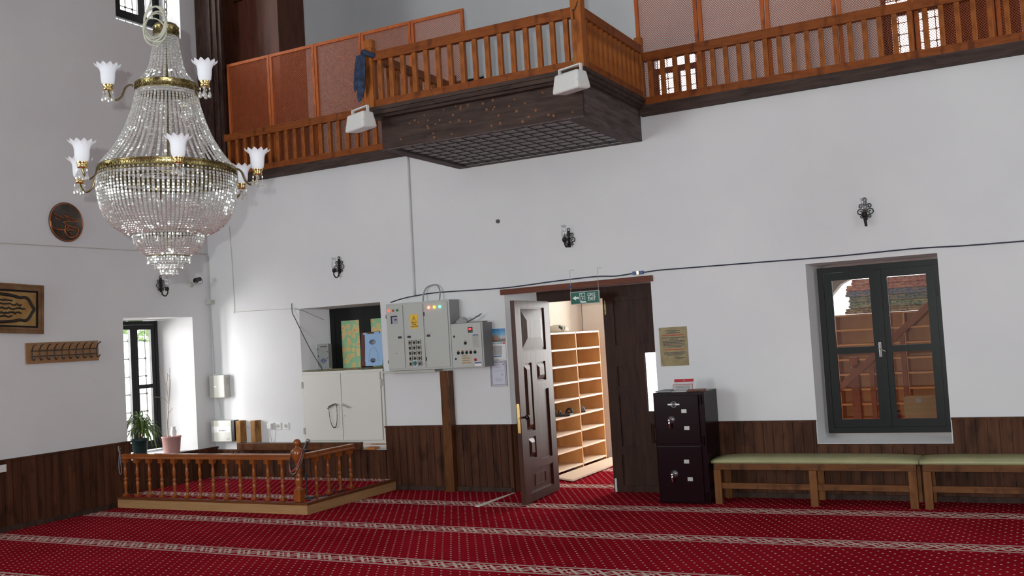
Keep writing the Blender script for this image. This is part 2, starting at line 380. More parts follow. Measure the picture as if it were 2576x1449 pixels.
struct(MB().box(0, 12, 0.361, 3.329, 3.4, 3.6).build('trim_1', PLASTER))
struct(MB().box(-30, 40, 3.75, 40, -0.25, -0.1).box(-30, -0.5, -30, 3.74, -0.25, -0.1).build('ground_outside', plain('pale_paving', (0.55, 0.53, 0.50), 0.9)))

FRP = plain('backing_pane', (0.8, 0.8, 0.8), 0.6)  # opaque panes added behind the fill lights; these walls have no openings
for n_, b_ in (('window_8', (11.96, 11.995, -6.6, -1.8, 0.7, 3.1)), ('window_9', (0.4, 3.2, -13.99, -13.93, 0.8, 3.8)), ('window_11', (0.005, 0.05, -9.8, -6.6, 1.0, 3.8)), ('window_10', (2.4, 9.6, -13.99, -13.93, 4.7, 6.5))):  # window_8 to window_11 are added unseen backing panes, not real windows
    w = struct(bpy.data.objects.new(n_, None)); S.collection.objects.link(w); MB().box(*b_).build('backing_pane', FRP, w)
# dark edge beam of the gallery, with a light upper bead
struct(MB().box(0.40, 3.60, -0.06, -0.001, 3.60, 3.70).box(5.68, 12, -0.07, -0.001, 3.60, 3.70).build('trim_2', DARKX))
# wainscot runs
def wains_y(name, x0, x1, zt, z0=0.0, y=0.0, t=0.028):
    m = MB(); w = 0.088; x = x0; yf = y-0.002
    m.box(x0, x1, yf-t+0.010, yf, z0, zt-0.005)
    while x < x1-0.004:
        xe = min(x+w, x1); m.box(x+0.003, xe-0.003 if xe-x > 0.01 else xe, yf-t, yf-0.004, z0+0.001, zt-0.006); x = xe
    m.box(x0-0.004, x1+0.004, yf-t-0.010, yf, zt-0.016, zt)
    return struct(m.build(name, WAINS))
wains_y('trim_3', 0.03, 1.36, 0.43); wains_y('trim_4', 1.365, 2.50, 0.425)
wains_y('trim_5', 2.51, 3.285, 0.685); wains_y('trim_6', 3.40, 4.066, 0.685)
wains_y('trim_7', 5.66, 7.09, 0.685); wains_y('trim_8', 7.095, 8.189, 0.475); wains_y('trim_9', 8.19, 11.95, 0.69)
def wains_x(name, y0, y1, zt, t=0.028):
    m = MB(); w = 0.088; y = y0
    m.box(0.002, t-0.008, y0, y1, 0, zt-0.005)
    while y < y1-0.004:
        ye = min(y+w, y1); m.box(0.004, t, y+0.003, ye-0.003 if ye-y > 0.01 else ye, 0.001, zt-0.006); y = ye
    m.box(0.002, t+0.010, y0, y1, zt-0.016, zt)
    return struct(m.build(name, WAINS))
wains_x('trim_10', -13.9, -1.30, 0.685); wains_x('trim_11', -1.298, -0.002, 0.465)
m = MB(); T = Matrix.Translation((4.064, -0.002, 0)) @ Matrix.Rotation(math.atan2(0.36, 0.26), 4, 'Z')
m.box(0, 0.20, -0.012, -0.004, 0, 0.68, T); [m.box(x+0.003, x+0.095, -0.020, -0.0125, 0.001, 0.67, T) for x in (0.0, 0.098)]; m.box(0, 0.20, -0.028, -0.0045, 0.668, 0.684, T)
struct(m.build('trim_14', WAINS))
struct(MB().box(2.51, 4.05, -0.045, -0.031, 0, 0.045).box(5.67, 11.95, -0.045, -0.031, 0, 0.045).build('baseboard_back', DARK))
struct(MB().box(0.031, 0.045, -13.9, -1.55, 0, 0.05).build('baseboard_left', DARK))

# ------------------------------------------------------------------ window frames (local: x along the wall, -y towards the room)
def rectframe(m, x0, x1, z0, z1, w, y0, y1):
    m.box(x0, x0+w, y0, y1, z0, z1).box(x1-w, x1, y0, y1, z0, z1).box(x0+w, x1-w, y0, y1, z0, z0+w).box(x0+w, x1-w, y0, y1, z1-w, z1)
def grille(name, x0, x1, z0, z1, y, sx, sz, par):
    m = MB(); nx = max(1, round((x1-x0)/sx)); nz = max(1, round((z1-z0)/sz))
    for i in range(nx+1): x = x0+(x1-x0)*i/nx; m.cyl((x, y, z0), (x, y, z1), 0.006, 6)
    for j in range(nz+1):
        z = z0+(z1-z0)*j/nz; m.cyl((x0, y, z), (x1, y, z), 0.006, 6)
        for i in range(nx+1): m.sphere((x0+(x1-x0)*i/nx, y, z), 0.016, 8, 6)
    return m.build(name, IRON, par)
def casement(par, x0, x1, z0, z1, y, w, mids=(), name='casement', glass=None):
    f = MB(); rectframe(f, x0, x1, z0, z1, w, y, y+0.035)
    zs = [z0+w]
    for zm in mids: f.box(x0+w, x1-w, y, y+0.035, zm-w*0.42, zm+w*0.42)
    c = f.build(name, BLACKW, par)
    p = MB().box(x0+w, x1-w, y+0.016, y+0.019, z0+w, z1-w).build('pane', glass or GLASS, c)
    return c
# window 2: right window of the back wall
w2 = struct(bpy.data.objects.new('window_2', None)); S.collection.objects.link(w2); w2.location = (0, 0.15, 0)
fr = MB(); rectframe(fr, 7.165, 8.185, 0.55, 2.02, 0.05, 0.0, 0.06); fr.build('window_frame', BLACKW, w2)
casement(w2, 7.217, 7.672, 0.602, 1.968, 0.005, 0.068, (1.275,), glass=HAZY)
casement(w2, 7.680, 8.133, 0.602, 1.968, 0.005, 0.068, (1.275,), glass=HAZY)
MB().box(7.655, 7.70, -0.012, 0.004, 0.60, 1.97, None, 0.004).build('meeting_strip', BLACKW, w2)
lp = MB().box(7.645, 7.667, -0.024, -0.013, 1.205, 1.335, None, 0.003).build('latch', CHROME, w2)
MB().cyl((7.64, -0.03, 1.285), (7.70, -0.035, 1.255), 0.006, 8).build('latch_lever', CHROME, lp)
MB().box(8.14, 8.15, -0.006, 0.0, 1.7, 1.78).box(8.14, 8.15, -0.006, 0.0, 1.2, 1.28).box(8.14, 8.15, -0.006, 0.0, 0.7, 0.78).build('hinge', IRON, w2)
# niche window with flowered film
def film():
    m, nt, p = _new('flowered_window_film'); nt.nodes.remove(p)
    out = [n for n in nt.nodes if n.type == 'OUTPUT_MATERIAL'][0]
    v = coords(nt, (14, 14, 14)); vo = nt.nodes.new('ShaderNodeTexVoronoi'); vo.inputs['Randomness'].default_value = 0.75; nt.links.new(v, vo.inputs['Vector']); vo.inputs['Scale'].default_value = 1.0
    d = ramp(nt, [(0.0, (0.60, 0.10, 0.20)), (0.09, (0.65, 0.20, 0.25)), (0.13, (0.80, 0.68, 0.38)), (0.24, (0.82, 0.72, 0.42)), (0.28, (0.74, 0.45, 0.36)), (0.32, (0.80, 0.70, 0.40)), (0.45, (0.78, 0.70, 0.42)), (0.50, (0.46, 0.68, 0.50))], vo.outputs['Distance'])
    a = nt.nodes.new('ShaderNodeBsdfDiffuse'); b = nt.nodes.new('ShaderNodeBsdfTranslucent'); mx = nt.nodes.new('ShaderNodeMixShader'); mx.inputs[0].default_value = 0.6
    nt.links.new(d, a.inputs[0]); nt.links.new(d, b.inputs[0]); nt.links.new(a.outputs[0], mx.inputs[1]); nt.links.new(b.outputs[0], mx.inputs[2]); nt.links.new(mx.outputs[0], out.inputs[0]); return m
FILM = film()
w3 = struct(bpy.data.objects.new('window_3', None)); S.collection.objects.link(w3); w3.location = (0, 0.30, 0)
fr = MB(); rectframe(fr, 1.57, 2.60, 1.0, 2.02, 0.07, 0.0, 0.05); fr.build('window_frame', BLACKW, w3)
casement(w3, 1.641, 2.06, 1.02, 1.95, 0.004, 0.075, glass=FILM); casement(w3, 2.062, 2.53, 1.02, 1.95, 0.004, 0.075, glass=FILM)
# window 1 of the left wall  (local x = world y)
def left_window(name, y0, y1, z0, z1, split, mid, X):
    w = struct(bpy.data.objects.new(name, None)); S.collection.objects.link(w); w.location = (X, 0, 0); w.rotation_euler = (0, 0, PI/2)
    fr = MB(); rectframe(fr, y0, y1, z0, z1, 0.045, 0.0, 0.06); fr.build('window_frame', BLACKW, w)
    casement(w, y0+0.047, split, z0+0.047, z1-0.047, 0.004, 0.05, ()); casement(w, split+0.002, y1-0.047, z0+0.047, z1-0.047, 0.004, 0.055, (mid,) if mid else ())
    grille('iron_grille', y0+0.02, y1-0.02, z0+0.02, z1-0.02, 0.20, 0.115, 0.20, w); return w
left_window('window_1', -1.27, -0.505, 0.515, 2.015, -0.86, 1.25, -0.36)
left_window('window_4', -0.96, -0.275, 5.59, 6.88, -0.55, None, -0.36)
# gallery windows
for k, (a, b, c, d) in enumerate([g[0] for g in GW]):
    w = struct(bpy.data.objects.new('window_%d' % (5+k), None)); S.collection.objects.link(w); w.location = (0, 3.42, 0)
    fr = MB(); rectframe(fr, a+0.005, b-0.005, c+0.005, d-0.005, 0.05, 0, 0.06)
    zt = d-0.20; fr.box(a+0.055, b-0.055, 0, 0.06, zt-0.03, zt); fr.build('window_frame', BLACKW, w)
    mid = (a+b)/2
    casement(w, a+0.057, mid-0.001, c+0.057, zt-0.032, 0.005, 0.045); casement(w, mid+0.001, b-0.057, c+0.057, zt-0.032, 0.005, 0.045)
    grille('iron_grille', a+0.02, b-0.02, c+0.02, d-0.02, 0.24, 0.13, 0.14, w)

# ------------------------------------------------------------------ gallery lattice screens
def lattice_screen(w, h, label, group):
    t = thing('lattice_screen', label, 'screen', (0, 0, 0), 0, group)
    f = MB(); rectframe(f, 0, w, 0, h, 0.034, -0.012, 0.018); f.build('frame', LFRM, t)
    m = MB(); x0, x1, z0, z1 = 0.034, w-0.034, 0.034, h-0.034; p = 0.0228; sw = 0.0042
    n = int(((x1-x0)+(z1-z0))/p)+1
    for sgn in (1, -1):
        ya, yb = (-0.0020, -0.0001) if sgn > 0 else (0.0001, 0.0020)
        for i in range(1, n):
            s = i*p                       # line x' + z' = s  (x' from left for sgn<0, from right for sgn>0)
            a = max(0, s-(z1-z0)); b = min(x1-x0, s)
            if b-a < 0.004: continue
            pa = Vector((a, s-a)); pb = Vector((b, s-b)); q = Vector((1, 1)).normalized()*sw/2
            P = [pa-q, pb-q, pb+q, pa+q]
            P = [(x0+v.x if sgn < 0 else x1-v.x, z0+v.y) for v in P]
            if sgn > 0: P = P[::-1]
            m.prism(P[::-1], ya, yb)
    m.build('lattice', LATT, t); return t
ls = lattice_screen(0.660, 1.33, 'red wooden lattice screen at the dark left end of the gallery, first from the left', 'lattice screens left of the balcony')
ls.location = (0.42, 0.03, 3.745)
labsL = ['red wooden lattice screen half in front of the brown cupboard, second from the left', 'red wooden lattice screen third from the left end of the gallery', 'red wooden lattice screen behind the blue scarf post', 'red wooden lattice screen with the free right end behind the balcony railing']
for i in range(4): dup(ls, (0.42+0.668*(i+1), 0.03, 3.745), labsL[i])
rs = lattice_screen(0.612, 1.33, 'red wooden lattice screen at the right rear corner post of the balcony', 'lattice screens right of the balcony')
rs.location = (5.66, 0.03, 3.745)
labsR = ['red wooden lattice screen second to the right of the balcony', 'red wooden lattice screen third to the right of the balcony', 'red wooden lattice screen with the left part of the bright window behind it', 'red wooden lattice screen with the right part of the bright window behind it', 'red wooden lattice screen at the right edge of the photo, brown board behind it']
for i in range(5): dup(rs, (5.66+0.622*(i+1), 0.03, 3.745), labsR[i])

# ------------------------------------------------------------------ gallery railings
def railing(label, L, group, n, z0=0.0, rail=(0.085, 0.06), hh=0.50, bw=0.042, loc=(0,0,0), rotz=0, mat=None, bot=0.07):
    t = thing('balustrade', label, 'railing', loc, rotz, group)
    MB().box(0, L, -0.03, 0.03, hh-rail[0], hh, None, 0.006).build('handrail', PINEX, t)
    MB().box(0, L, -0.026, 0.026, 0, bot, None, 0.004).build('bottom_rail', PINEX, t)
    b0 = MB().box(-bw/2, bw/2, -0.018, 0.018, bot, hh-rail[0], None, 0.003)
    first = None
    for i in range(n):
        x = L*(i+0.5)/n
        if first is None: first = b0.build('baluster', PINE, t); first.location = (x, 0, 0)
        else:
            o = first.copy(); S.collection.objects.link(o); o.parent = t; o.location = (x, 0, 0)
    return t
G = 'gallery balustrades'
railing('pine balustrade under the lattice screens left of the balcony', 3.14, G, 25, loc=(0.40, -0.035, 3.702))
railing('long pine balustrade under the lattice screens right of the balcony', 3.9, G, 32, loc=(5.74, -0.035, 3.702))
railing('pine balustrade on the front of the projecting balcony', 2.02, G, 16, loc=(3.62, -1.46, 3.762), hh=0.52)
railing('pine balustrade on the right side of the projecting balcony', 1.34, G, 12, loc=(5.70, -1.40, 3.762), rotz=PI/2, hh=0.52)
railing('pine balustrade on the left side of the projecting balcony, seen from inside', 1.34, G, 10, loc=(3.60, -1.40, 3.762), rotz=PI/2, hh=0.52)
def post(label, loc, h, cap, w=0.085):
    t = thing('newel_post', label, 'post', loc, 0, 'square balcony corner posts')
    MB().box(-w/2, w/2, -w/2, w/2, 0, h, None, 0.006).build('shaft', PINE, t)
    c = MB()
    if cap == 'tall':
        c.lathe([(w*0.60, h), (w*0.62, h+0.02), (w*0.45, h+0.03), (w*0.42, h+0.05), (w*0.62, h+0.065), (w*0.66, h+0.12), (w*0.5, h+0.16), (w*0.3, h+0.2)], 6)
    else:
        c.prismz([(w*0.62*math.cos(PI/4+PI/2*k+d), w*0.62*math.sin(PI/4+PI/2*k+d)) for k in range(4) for d in (-0.25, 0.25)], h+0.001, h+0.08)
        c.lathe([(w*0.42, h-0.0), (w*0.42, h+0.002)], 8)
    c.build('cap', PINE, t); return t
post('square pine post at the front left corner of the balcony, wearing the blue scarf', (3.575, -1.46, 3.762), 0.56, 'flat')
post('tall pine post with turned top at the front right corner of the balcony', (5.69, -1.46, 3.762), 0.69, 'tall', 0.095)
post('short pine post at the rear right corner of the balcony by the lattice', (5.69, -0.015, 3.705), 0.58, 'flat', 0.07)
post('short pine post at the rear left corner of the balcony, seen between balusters', (3.60, -0.015, 3.705), 0.58, 'flat', 0.07)
# prayer cord round the tall post
pts = [(5.69+0.052*math.cos(a), -1.46+0.052*math.sin(a), 4.40-0.16*max(0, math.cos(a+PI/2+0.3))**1.5) for a in [2*PI*k/28 for k in range(28)]]
tag(MB().tube(pts, 0.005, 5, True).tube([(5.675, -1.515, 4.245), (5.675, -1.52, 4.2), (5.677, -1.518, 4.16)], 0.005, 5).build('hanging_cord', plain('dark_cord', (0.03, 0.015, 0.01), 0.7)), 'dark cord looped round the tall balcony corner post', 'cord')

# balcony box
bal = thing('balcony', 'dark timber balcony box projecting from the gallery over the hall', 'balcony', (3.62, -1.40, 3.38))
MB().box(0, 2.04, 0, 0.03, 0.0, 0.31).build('front_board', DARKX, bal)
MB().box(2.015, 2.04, 0.031, 1.395, 0.0, 0.31).build('right_board', GREYX, bal)
MB().box(0, 0.025, 0.031, 1.395, 0.0, 0.31).build('left_board', GREYX, bal)
MB().box(-0.07, 2.11, -0.10, 1.33, 0.31, 0.345).box(-0.045, 2.085, -0.07, 1.33, 0.285, 0.309).box(-0.085, 2.125, -0.115, 1.33, 0.346, 0.38).build('deck_moulding', DARKX, bal)
m = MB(); rectframe(m, 0.0, 2.04, 0.0, 0.05, 0.012, 0, 0.01)
m = MB(); fw = 0.16
m.box(0.0, 2.04, 0.0, 0.03, -0.012, -0.001).box(0.0, 0.10, 0.031, 1.395, -0.012, -0.001).box(2.04-fw, 2.04, 0.031, 1.395, -0.012, -0.001).box(0.10, 2.04-fw, 1.34, 1.395, -0.012, -0.001).build('soffit_border', GREYX, bal)
MB().box(0.03, 2.01, 0.032, 1.39, 0.0135, 0.03).build('soffit_panel', plain('grey_painted_soffit', (0.30, 0.30, 0.31), 0.8), bal)
m = MB()
for i in range(14): x = 0.11+(1.87-0.11)*i/13; m.box(x-0.005, x+0.005, 0.034, 1.34, 0.001, 0.0065)
for j in range(9): y = 0.12+1.16*j/8; m.box(0.10, 1.88, y-0.005, y+0.005, 0.007, 0.0130)
m.build('soffit_grid', plain('dark_brown_slats', (0.018, 0.010, 0.009), 0.6), bal)
m = MB(); random.seed(3)
for k in range(46):
    x = random.uniform(0.06, 1.96) ; z = random.choice([0.05, 0.13, 0.2, 0.26])+random.uniform(-0.02, 0.02)
    if x < 0.5 and random.random() < 0.6: continue
    r = random.uniform(0.008, 0.014); m.prism([(x+r*math.cos(2*PI*i/7), z+r*math.sin(2*PI*i/7)) for i in range(7)], -0.0012, -0.0002)
tg = m.build('painted_flower_marks', plain('faded_ochre_paint', (0.20, 0.075, 0.03), 0.7), bal)
# scarf
SC = mottled('blue_patterned_cloth', (0.006, 0.009, 0.026), (0.035, 0.06, 0.13), 25, 0.8, 0.3, 60)
sc = thing('scarf', 'dark blue patterned scarf tied round the balcony corner post', 'scarf', (3.575, -1.46, 4.26))
m = MB(); m.tube([(0.066*math.cos(a), 0.066*math.sin(a), 0.015*math.sin(2*a)-0.015*math.sin(a+0.6)) for a in [2*PI*k/20 for k in range(20)]], 0.026, 8, True)
m.build('wrap', SC, sc)
def tail(x, y, ln, w, ph):
    vs = []; n = 14
    for i in range(n+1):
        t = i/n
        for s_ in (-1, -0.33, 0.33, 1):
            ww = w*(0.45+0.55*math.sin(min(1, t*1.6)*PI/2))*(1-max(0, t-0.85)*3)
            for d_ in (0,): vs.append((x-0.04*t+s_*ww/2, y-0.012*math.sin(s_*4+ph+t*3)-0.02, -ln*t*(1-0.06*s_)))
    fs = [(i*4+k, i*4+k+1, (i+1)*4+k+1, (i+1)*4+k) for i in range(n) for k in range(3)]
    nv = len(vs); vs2 = vs+[(a, b-0.006, c) for a, b, c in vs]; fs2 = fs+[tuple(nv+i for i in f[::-1]) for f in fs]
    o = MB().add(vs2, fs2, None, True); return o
tail(-0.07, -0.055, 0.32, 0.11, 0.3).build('tail', SC, sc); tail(-0.02, -0.068, 0.42, 0.10, 1.7).build('tail', SC, sc)
# loudspeakers under the balcony corners
def speaker(label, loc, rz=0.0):
    t = thing('loudspeaker', label, 'speaker', loc, rz, 'white box loudspeakers'); t.scale = (1.15, 1.15, 1.22)
    V = [(-0.13,-0.075,-0.075),(0.13,-0.075,-0.075),(0.13,0.075,-0.06),(-0.13,0.075,-0.06),(-0.115,-0.055,0.06),(0.115,-0.055,0.06),(0.115,0.05,0.06),(-0.115,0.05,0.06)]
    bm = bmesh.new(); vv = [bm.verts.new(v) for v in V]
    for f in [(0,3,2,1),(4,5,6,7),(0,1,5,4),(1,2,6,5),(2,3,7,6),(3,0,4,7)]: bm.faces.new([vv[i] for i in f])
    bmesh.ops.bevel(bm, geom=bm.edges[:], offset=0.022, segments=3, profile=0.6, affect='EDGES'); bm.verts.index_update()
    MB().add([v.co.copy() for v in bm.verts], [tuple(v.index for v in f.verts) for f in bm.faces]).build('body', WPLAS, t); bm.free()
    b = MB(); b.box(-0.10, 0.10, -0.012, 0.012, 0.095, 0.104, None, 0.002).box(-0.11, -0.10, -0.012, 0.012, 0.0, 0.104, None, 0.002).box(0.10, 0.11, -0.012, 0.012, 0.0, 0.104, None, 0.002)
    b.build('bracket', WPLAS, t)
    MB().box(0.119, 0.1215, -0.06, 0.06, -0.018, -0.014).build('seam', PANS, t)
    m = MB(); m.tube(smooth_path([(0.0, 0.02, 0.105), (0.03, 0.03, 0.13), (-0.02, 0.035, 0.15), (0.02, 0.03, 0.17)]), 0.0022, 5); m.build('tie_string', plain('green_string', (0.16, 0.2, 0.05), 0.7), t)
    return t
speaker('white box loudspeaker hung under the scarf at the balcony\'s left corner', (3.545, -1.62, 3.62), -0.35)
speaker('white box loudspeaker hung under the tall post at the balcony\'s right corner', (5.66, -1.62, 3.62), -0.35)

# dark timber bay and cupboard at the left end of the gallery
m = MB(); m.box(0.005, 0.41, -0.05, 0.0-0.001, 3.58, 7.49)
for x in (0.25, 0.345): m.box(x-0.014, x+0.014, -0.07, -0.051, 3.6, 7.49)
tag(m.build('timber_post', DARK), 'near black timber boarding beside the left end of the gallery railing', 'boarding')
cb = thing('cupboard', 'tall brown board cupboard standing behind the left lattice screens', 'cupboard', (0.02, 0.30, 3.60))
MB().box(0, 0.99, 0.0, 0.5, 0, 3.3).build('body', wood('brown_cupboard_board', (0.05, 0.017, 0.010), (0.12, 0.038, 0.022), (9, 9, 1.2), 0.5, False), cb)
MB().box(0.30, 0.46, -0.015, -0.001, 2.33, 2.345).build('latch', BRASSP, cb)
tag(MB().box(8.32, 8.95, 0.6, 0.64, 3.61, 5.6).build('board_partition', wood('brown_partition', (0.06, 0.018, 0.010), (0.15, 0.045, 0.022), (9, 9, 1.2), 0.5, False)), 'brown board partition behind the lattice at the right edge', 'partition')
# ------------------------------------------------------------------ cables
def cabl(name, pts, r, mat, label, cat='cable', k=6): return tag(MB().tube(smooth_path(pts, k), r, 6).build(name, mat), label, cat)
cabl('power_cable', [(2.80,-0.22,2.015),(2.86,-0.10,2.05),(3.0,-0.03,2.075),(3.3,-0.012,2.09),(4.04,-0.012,2.078),(4.66,-0.012,2.102),(5.09,-0.012,2.112),(5.30,-0.012,2.10),(5.47,-0.012,2.11)], 0.006, CABLE, 'dark cable running from the grey cabinets to the blue plug')
pc = cabl('power_cable', [(5.60,-0.014,2.112),(5.75,-0.012,2.12),(6.0,-0.012,2.118),(6.66,-0.012,2.112),(7.36,-0.012,2.105),(8.0,-0.012,2.112),(8.4,-0.012,2.10),(8.9,-0.012,2.095),(9.6,-0.012,2.09)], 0.006, CABLE, 'dark cable running from the blue plug over the right window')
pg = thing('cable_connector', 'blue plug joining two dark cables above the door lintel', 'plug', (5.535, -0.016, 2.112))
MB().box(-0.055, 0.055, -0.014, 0.014, -0.016, 0.016, None, 0.004).build('body', plain('blue_plastic', (0.02, 0.05, 0.22), 0.4), pg)
MB().box(-0.012, 0.012, -0.0155, 0.0155, -0.0175, 0.0175, None, 0.002).build('ring', BRASSP, pg)
cabl('wall_conduit', [(2.985,-0.012,3.58),(2.98,-0.012,2.9),(2.975,-0.012,2.08)], 0.011, plain('painted_conduit', (0.55, 0.55, 0.56), 0.7), 'grey painted conduit dropping from the gallery to the cabinets', 'conduit')
cabl('thin_wire', [(0.37,-0.006,3.1),(0.388,-0.006,2.6),(0.395,-0.006,2.10),(0.40,-0.006,2.065),(0.7,-0.006,2.062),(1.36,-0.006,2.048)], 0.0032, WCAB, 'thin painted wire turning along the wall left of the niche', 'wire', 4)
cabl('thin_wire', [(0.006,-4.2,2.77),(0.006,-2.76,2.78),(0.006,-1.05,2.79),(0.006,-0.03,2.80)], 0.005, WCAB, 'painted wire crossing the left wall under the round plaque', 'wire')
cabl('thin_wire', [(0.012,-0.012,2.78),(0.012,-0.012,2.25)], 0.0035, WCAB, 'thin wire in the room corner above the small junction box', 'wire')
cabl('thin_wire', [(0.012,-0.012,2.17),(0.02,-0.012,1.8),(0.03,-0.012,1.34)], 0.0035, WCAB, 'thin wire in the room corner below the small junction box', 'wire')
cabl('thin_wire', [(0.06,-0.02,1.04),(0.10,-0.02,0.97),(0.115,-0.02,0.82)], 0.0035, WCAB, 'thin wire between the wall box and the alarm panel', 'wire')
cabl('antenna_wire', [(1.285,-0.02,2.11),(1.287,-0.02,2.0),(1.33,-0.02,1.92),(1.50,-0.015,1.60),(1.66,0.02,1.315)], 0.0045, BLACKM, 'thin black wire slanting down across the niche', 'wire')
cabl('niche_string', [(1.31,-0.008,2.035),(1.40,0.02,2.02),(1.55,0.22,1.90)], 0.003, plain('grey_string', (0.2,0.2,0.2),0.7), 'grey string stretched from the wall into the niche', 'string')
cabl('cabinet_conduit', [(3.12,-0.08,2.0),(3.12,-0.05,2.10),(3.16,-0.03,2.16),(3.27,-0.03,2.17),(3.32,-0.05,2.10),(3.325,-0.08,2.0)], 0.008, plain('grey_hose', (0.3,0.3,0.31),0.5), 'grey hose arching out of the top of the cabinets', 'hose')
tag(MB().sphere((4.04, -0.004, 2.77), 0.024, 9, 6, (1, 1, 0.9)).build('wall_stain_patch', plain('dark_grey_lump', (0.12,0.12,0.12),0.9)), 'small dark lump on the blank wall above the cabinets', 'plaster lump')

# ------------------------------------------------------------------ sconces
def spiral(cx, cz, r0, turns, a0, sgn=1, y=0, n=22):
    return [(cx+(r0*(1-0.72*t))*math.cos(a0+sgn*2*PI*turns*t), y, cz+(r0*(1-0.72*t))*math.sin(a0+sgn*2*PI*turns*t)) for t in [i/n for i in range(n+1)]]
SG = 'wrought iron wall lamps with glass chimneys'
def sconce(label, loc, rz, kind=0):
    t = thing('wall_lamp', label, 'wall lamp', loc, rz, SG)
    m = MB(); m.box(-0.014, 0.014, -0.016, -0.002, -0.075, 0.085, None, 0.003).lathe([(0.02, -0.004), (0.014, 0.004), (0.001, 0.006)], 10, M=Matrix.Translation((0, -0.017, 0.0)) @ Matrix.Rotation(PI/2, 4, 'X'))
    m.tube([(0.013*math.cos(a), -0.01, 0.10+0.016*math.sin(a)) for a in [2*PI*k/12 for k in range(12)]], 0.0042, 6, True)
    for sg in (-1, 1):
        for (cz, r, a) in ((0.045, 0.022, 0.2), (-0.005, 0.030, -0.4), (-0.045, 0.018, 0.3)):
            m.tube([(sg*(0.012+r)+sg*p[0], p[1], p[2]) for p in spiral(0, cz, r, 1.25, PI+a, -1, -0.01)], 0.0042, 6)
    m.build('scroll_backplate', IRON, t)
    if kind == 0: path = [(0, -0.016, -0.05), (0, -0.03, -0.10), (0, -0.075, -0.125), (0, -0.115, -0.09), (0, -0.105, -0.045), (0, -0.085, -0.06)]; cz = -0.04; cy = -0.105
    elif kind == 1: path = [(0, -0.016, 0.0), (0, -0.03, -0.055), (0, -0.08, -0.075), (0, -0.115, -0.05), (0, -0.115, 0.0)]; cz = 0.0; cy = -0.115
    else: path = [(0, -0.016, -0.06), (0, -0.05, -0.10), (0, -0.085, -0.07), (0, -0.085, -0.035)]; cz = -0.03; cy = -0.085
    a = MB(); a.tube(smooth_path(path), 0.007, 7)
    if kind == 2: a.cyl((0, -0.085, -0.05), (0.006, -0.075, -0.135), 0.014, 10, 0.011)
    if kind == 0: a.cyl((0, -0.03, -0.075), (0.0, -0.02, -0.11), 0.006, 8)
    a.build('arm', IRON, t)
    MB().lathe([(0.008, -0.03), (0.022, -0.02), (0.024, 0.0), (0.018, 0.012), (0.02, 0.018)], 12, (0, cy, cz)).build('candle_cup', IRON, t)
    MB().lathe([(0.016, 0.015), (0.026, 0.03), (0.030, 0.055), (0.024, 0.085), (0.021, 0.105), (0.030, 0.135), (0.033, 0.14)], 18, (0, cy, cz), cap=False).build('glass_chimney', CHIM, t)
    return t
sconce('black iron wall lamp right of the cabled niche, leftmost on the back wall', (1.985, 0, 2.475), 0, 0)
sconce('black iron wall lamp above the doorway and exit sign', (4.83, 0, 2.50), 0, 1)
sconce('black iron wall lamp above the right window, with a stub below', (7.64, 0, 2.47), 0, 2)
sconce('black iron wall lamp on the left wall just under the chandelier', (0, -0.77, 2.40), PI/2, 0)

# ------------------------------------------------------------------ left wall things
cc = thing('security_camera', 'small dark security camera on a white arm near the corner', 'camera', (0.0, -0.30, 2.42), PI/2)
MB().lathe([(0.034, 0), (0.034, 0.012), (0.012, 0.02)], 16, M=Matrix.Rotation(PI/2, 4, 'X')).build('wall_plate', GPLAS, cc)
MB().tube([(0, -0.01, 0), (0, -0.10, 0.0), (0, -0.115, 0.02)], 0.010, 8).build('arm', GPLAS, cc)
MB().cyl((-0.03, -0.115, 0.045), (0.035, -0.12, 0.06), 0.026, 14).lathe([(0.03, 0), (0.03, 0.03)], 14, M=Matrix.Translation((-0.045, -0.114, 0.04)) @ Matrix.Rotation(PI/2, 4, 'Y'), cap=False).build('housing', plain('charcoal_camera', (0.03, 0.028, 0.035), 0.35), cc)
MB().tube(smooth_path([(0.03,-0.12,0.06),(0.07,-0.12,0.05),(0.06,-0.115,0.01),(0.01,-0.11,0.0)]), 0.0025, 5).build('cable', BLACKM, cc)
jb = tag(MB().box(0.0, 0.075, -0.075, 0.0, 2.185, 2.235, None, 0.006).build('junction_box', GPLAS), 'small cream junction box in the room corner', 'junction box')
jb.location = (0.002, -0.002, 0)
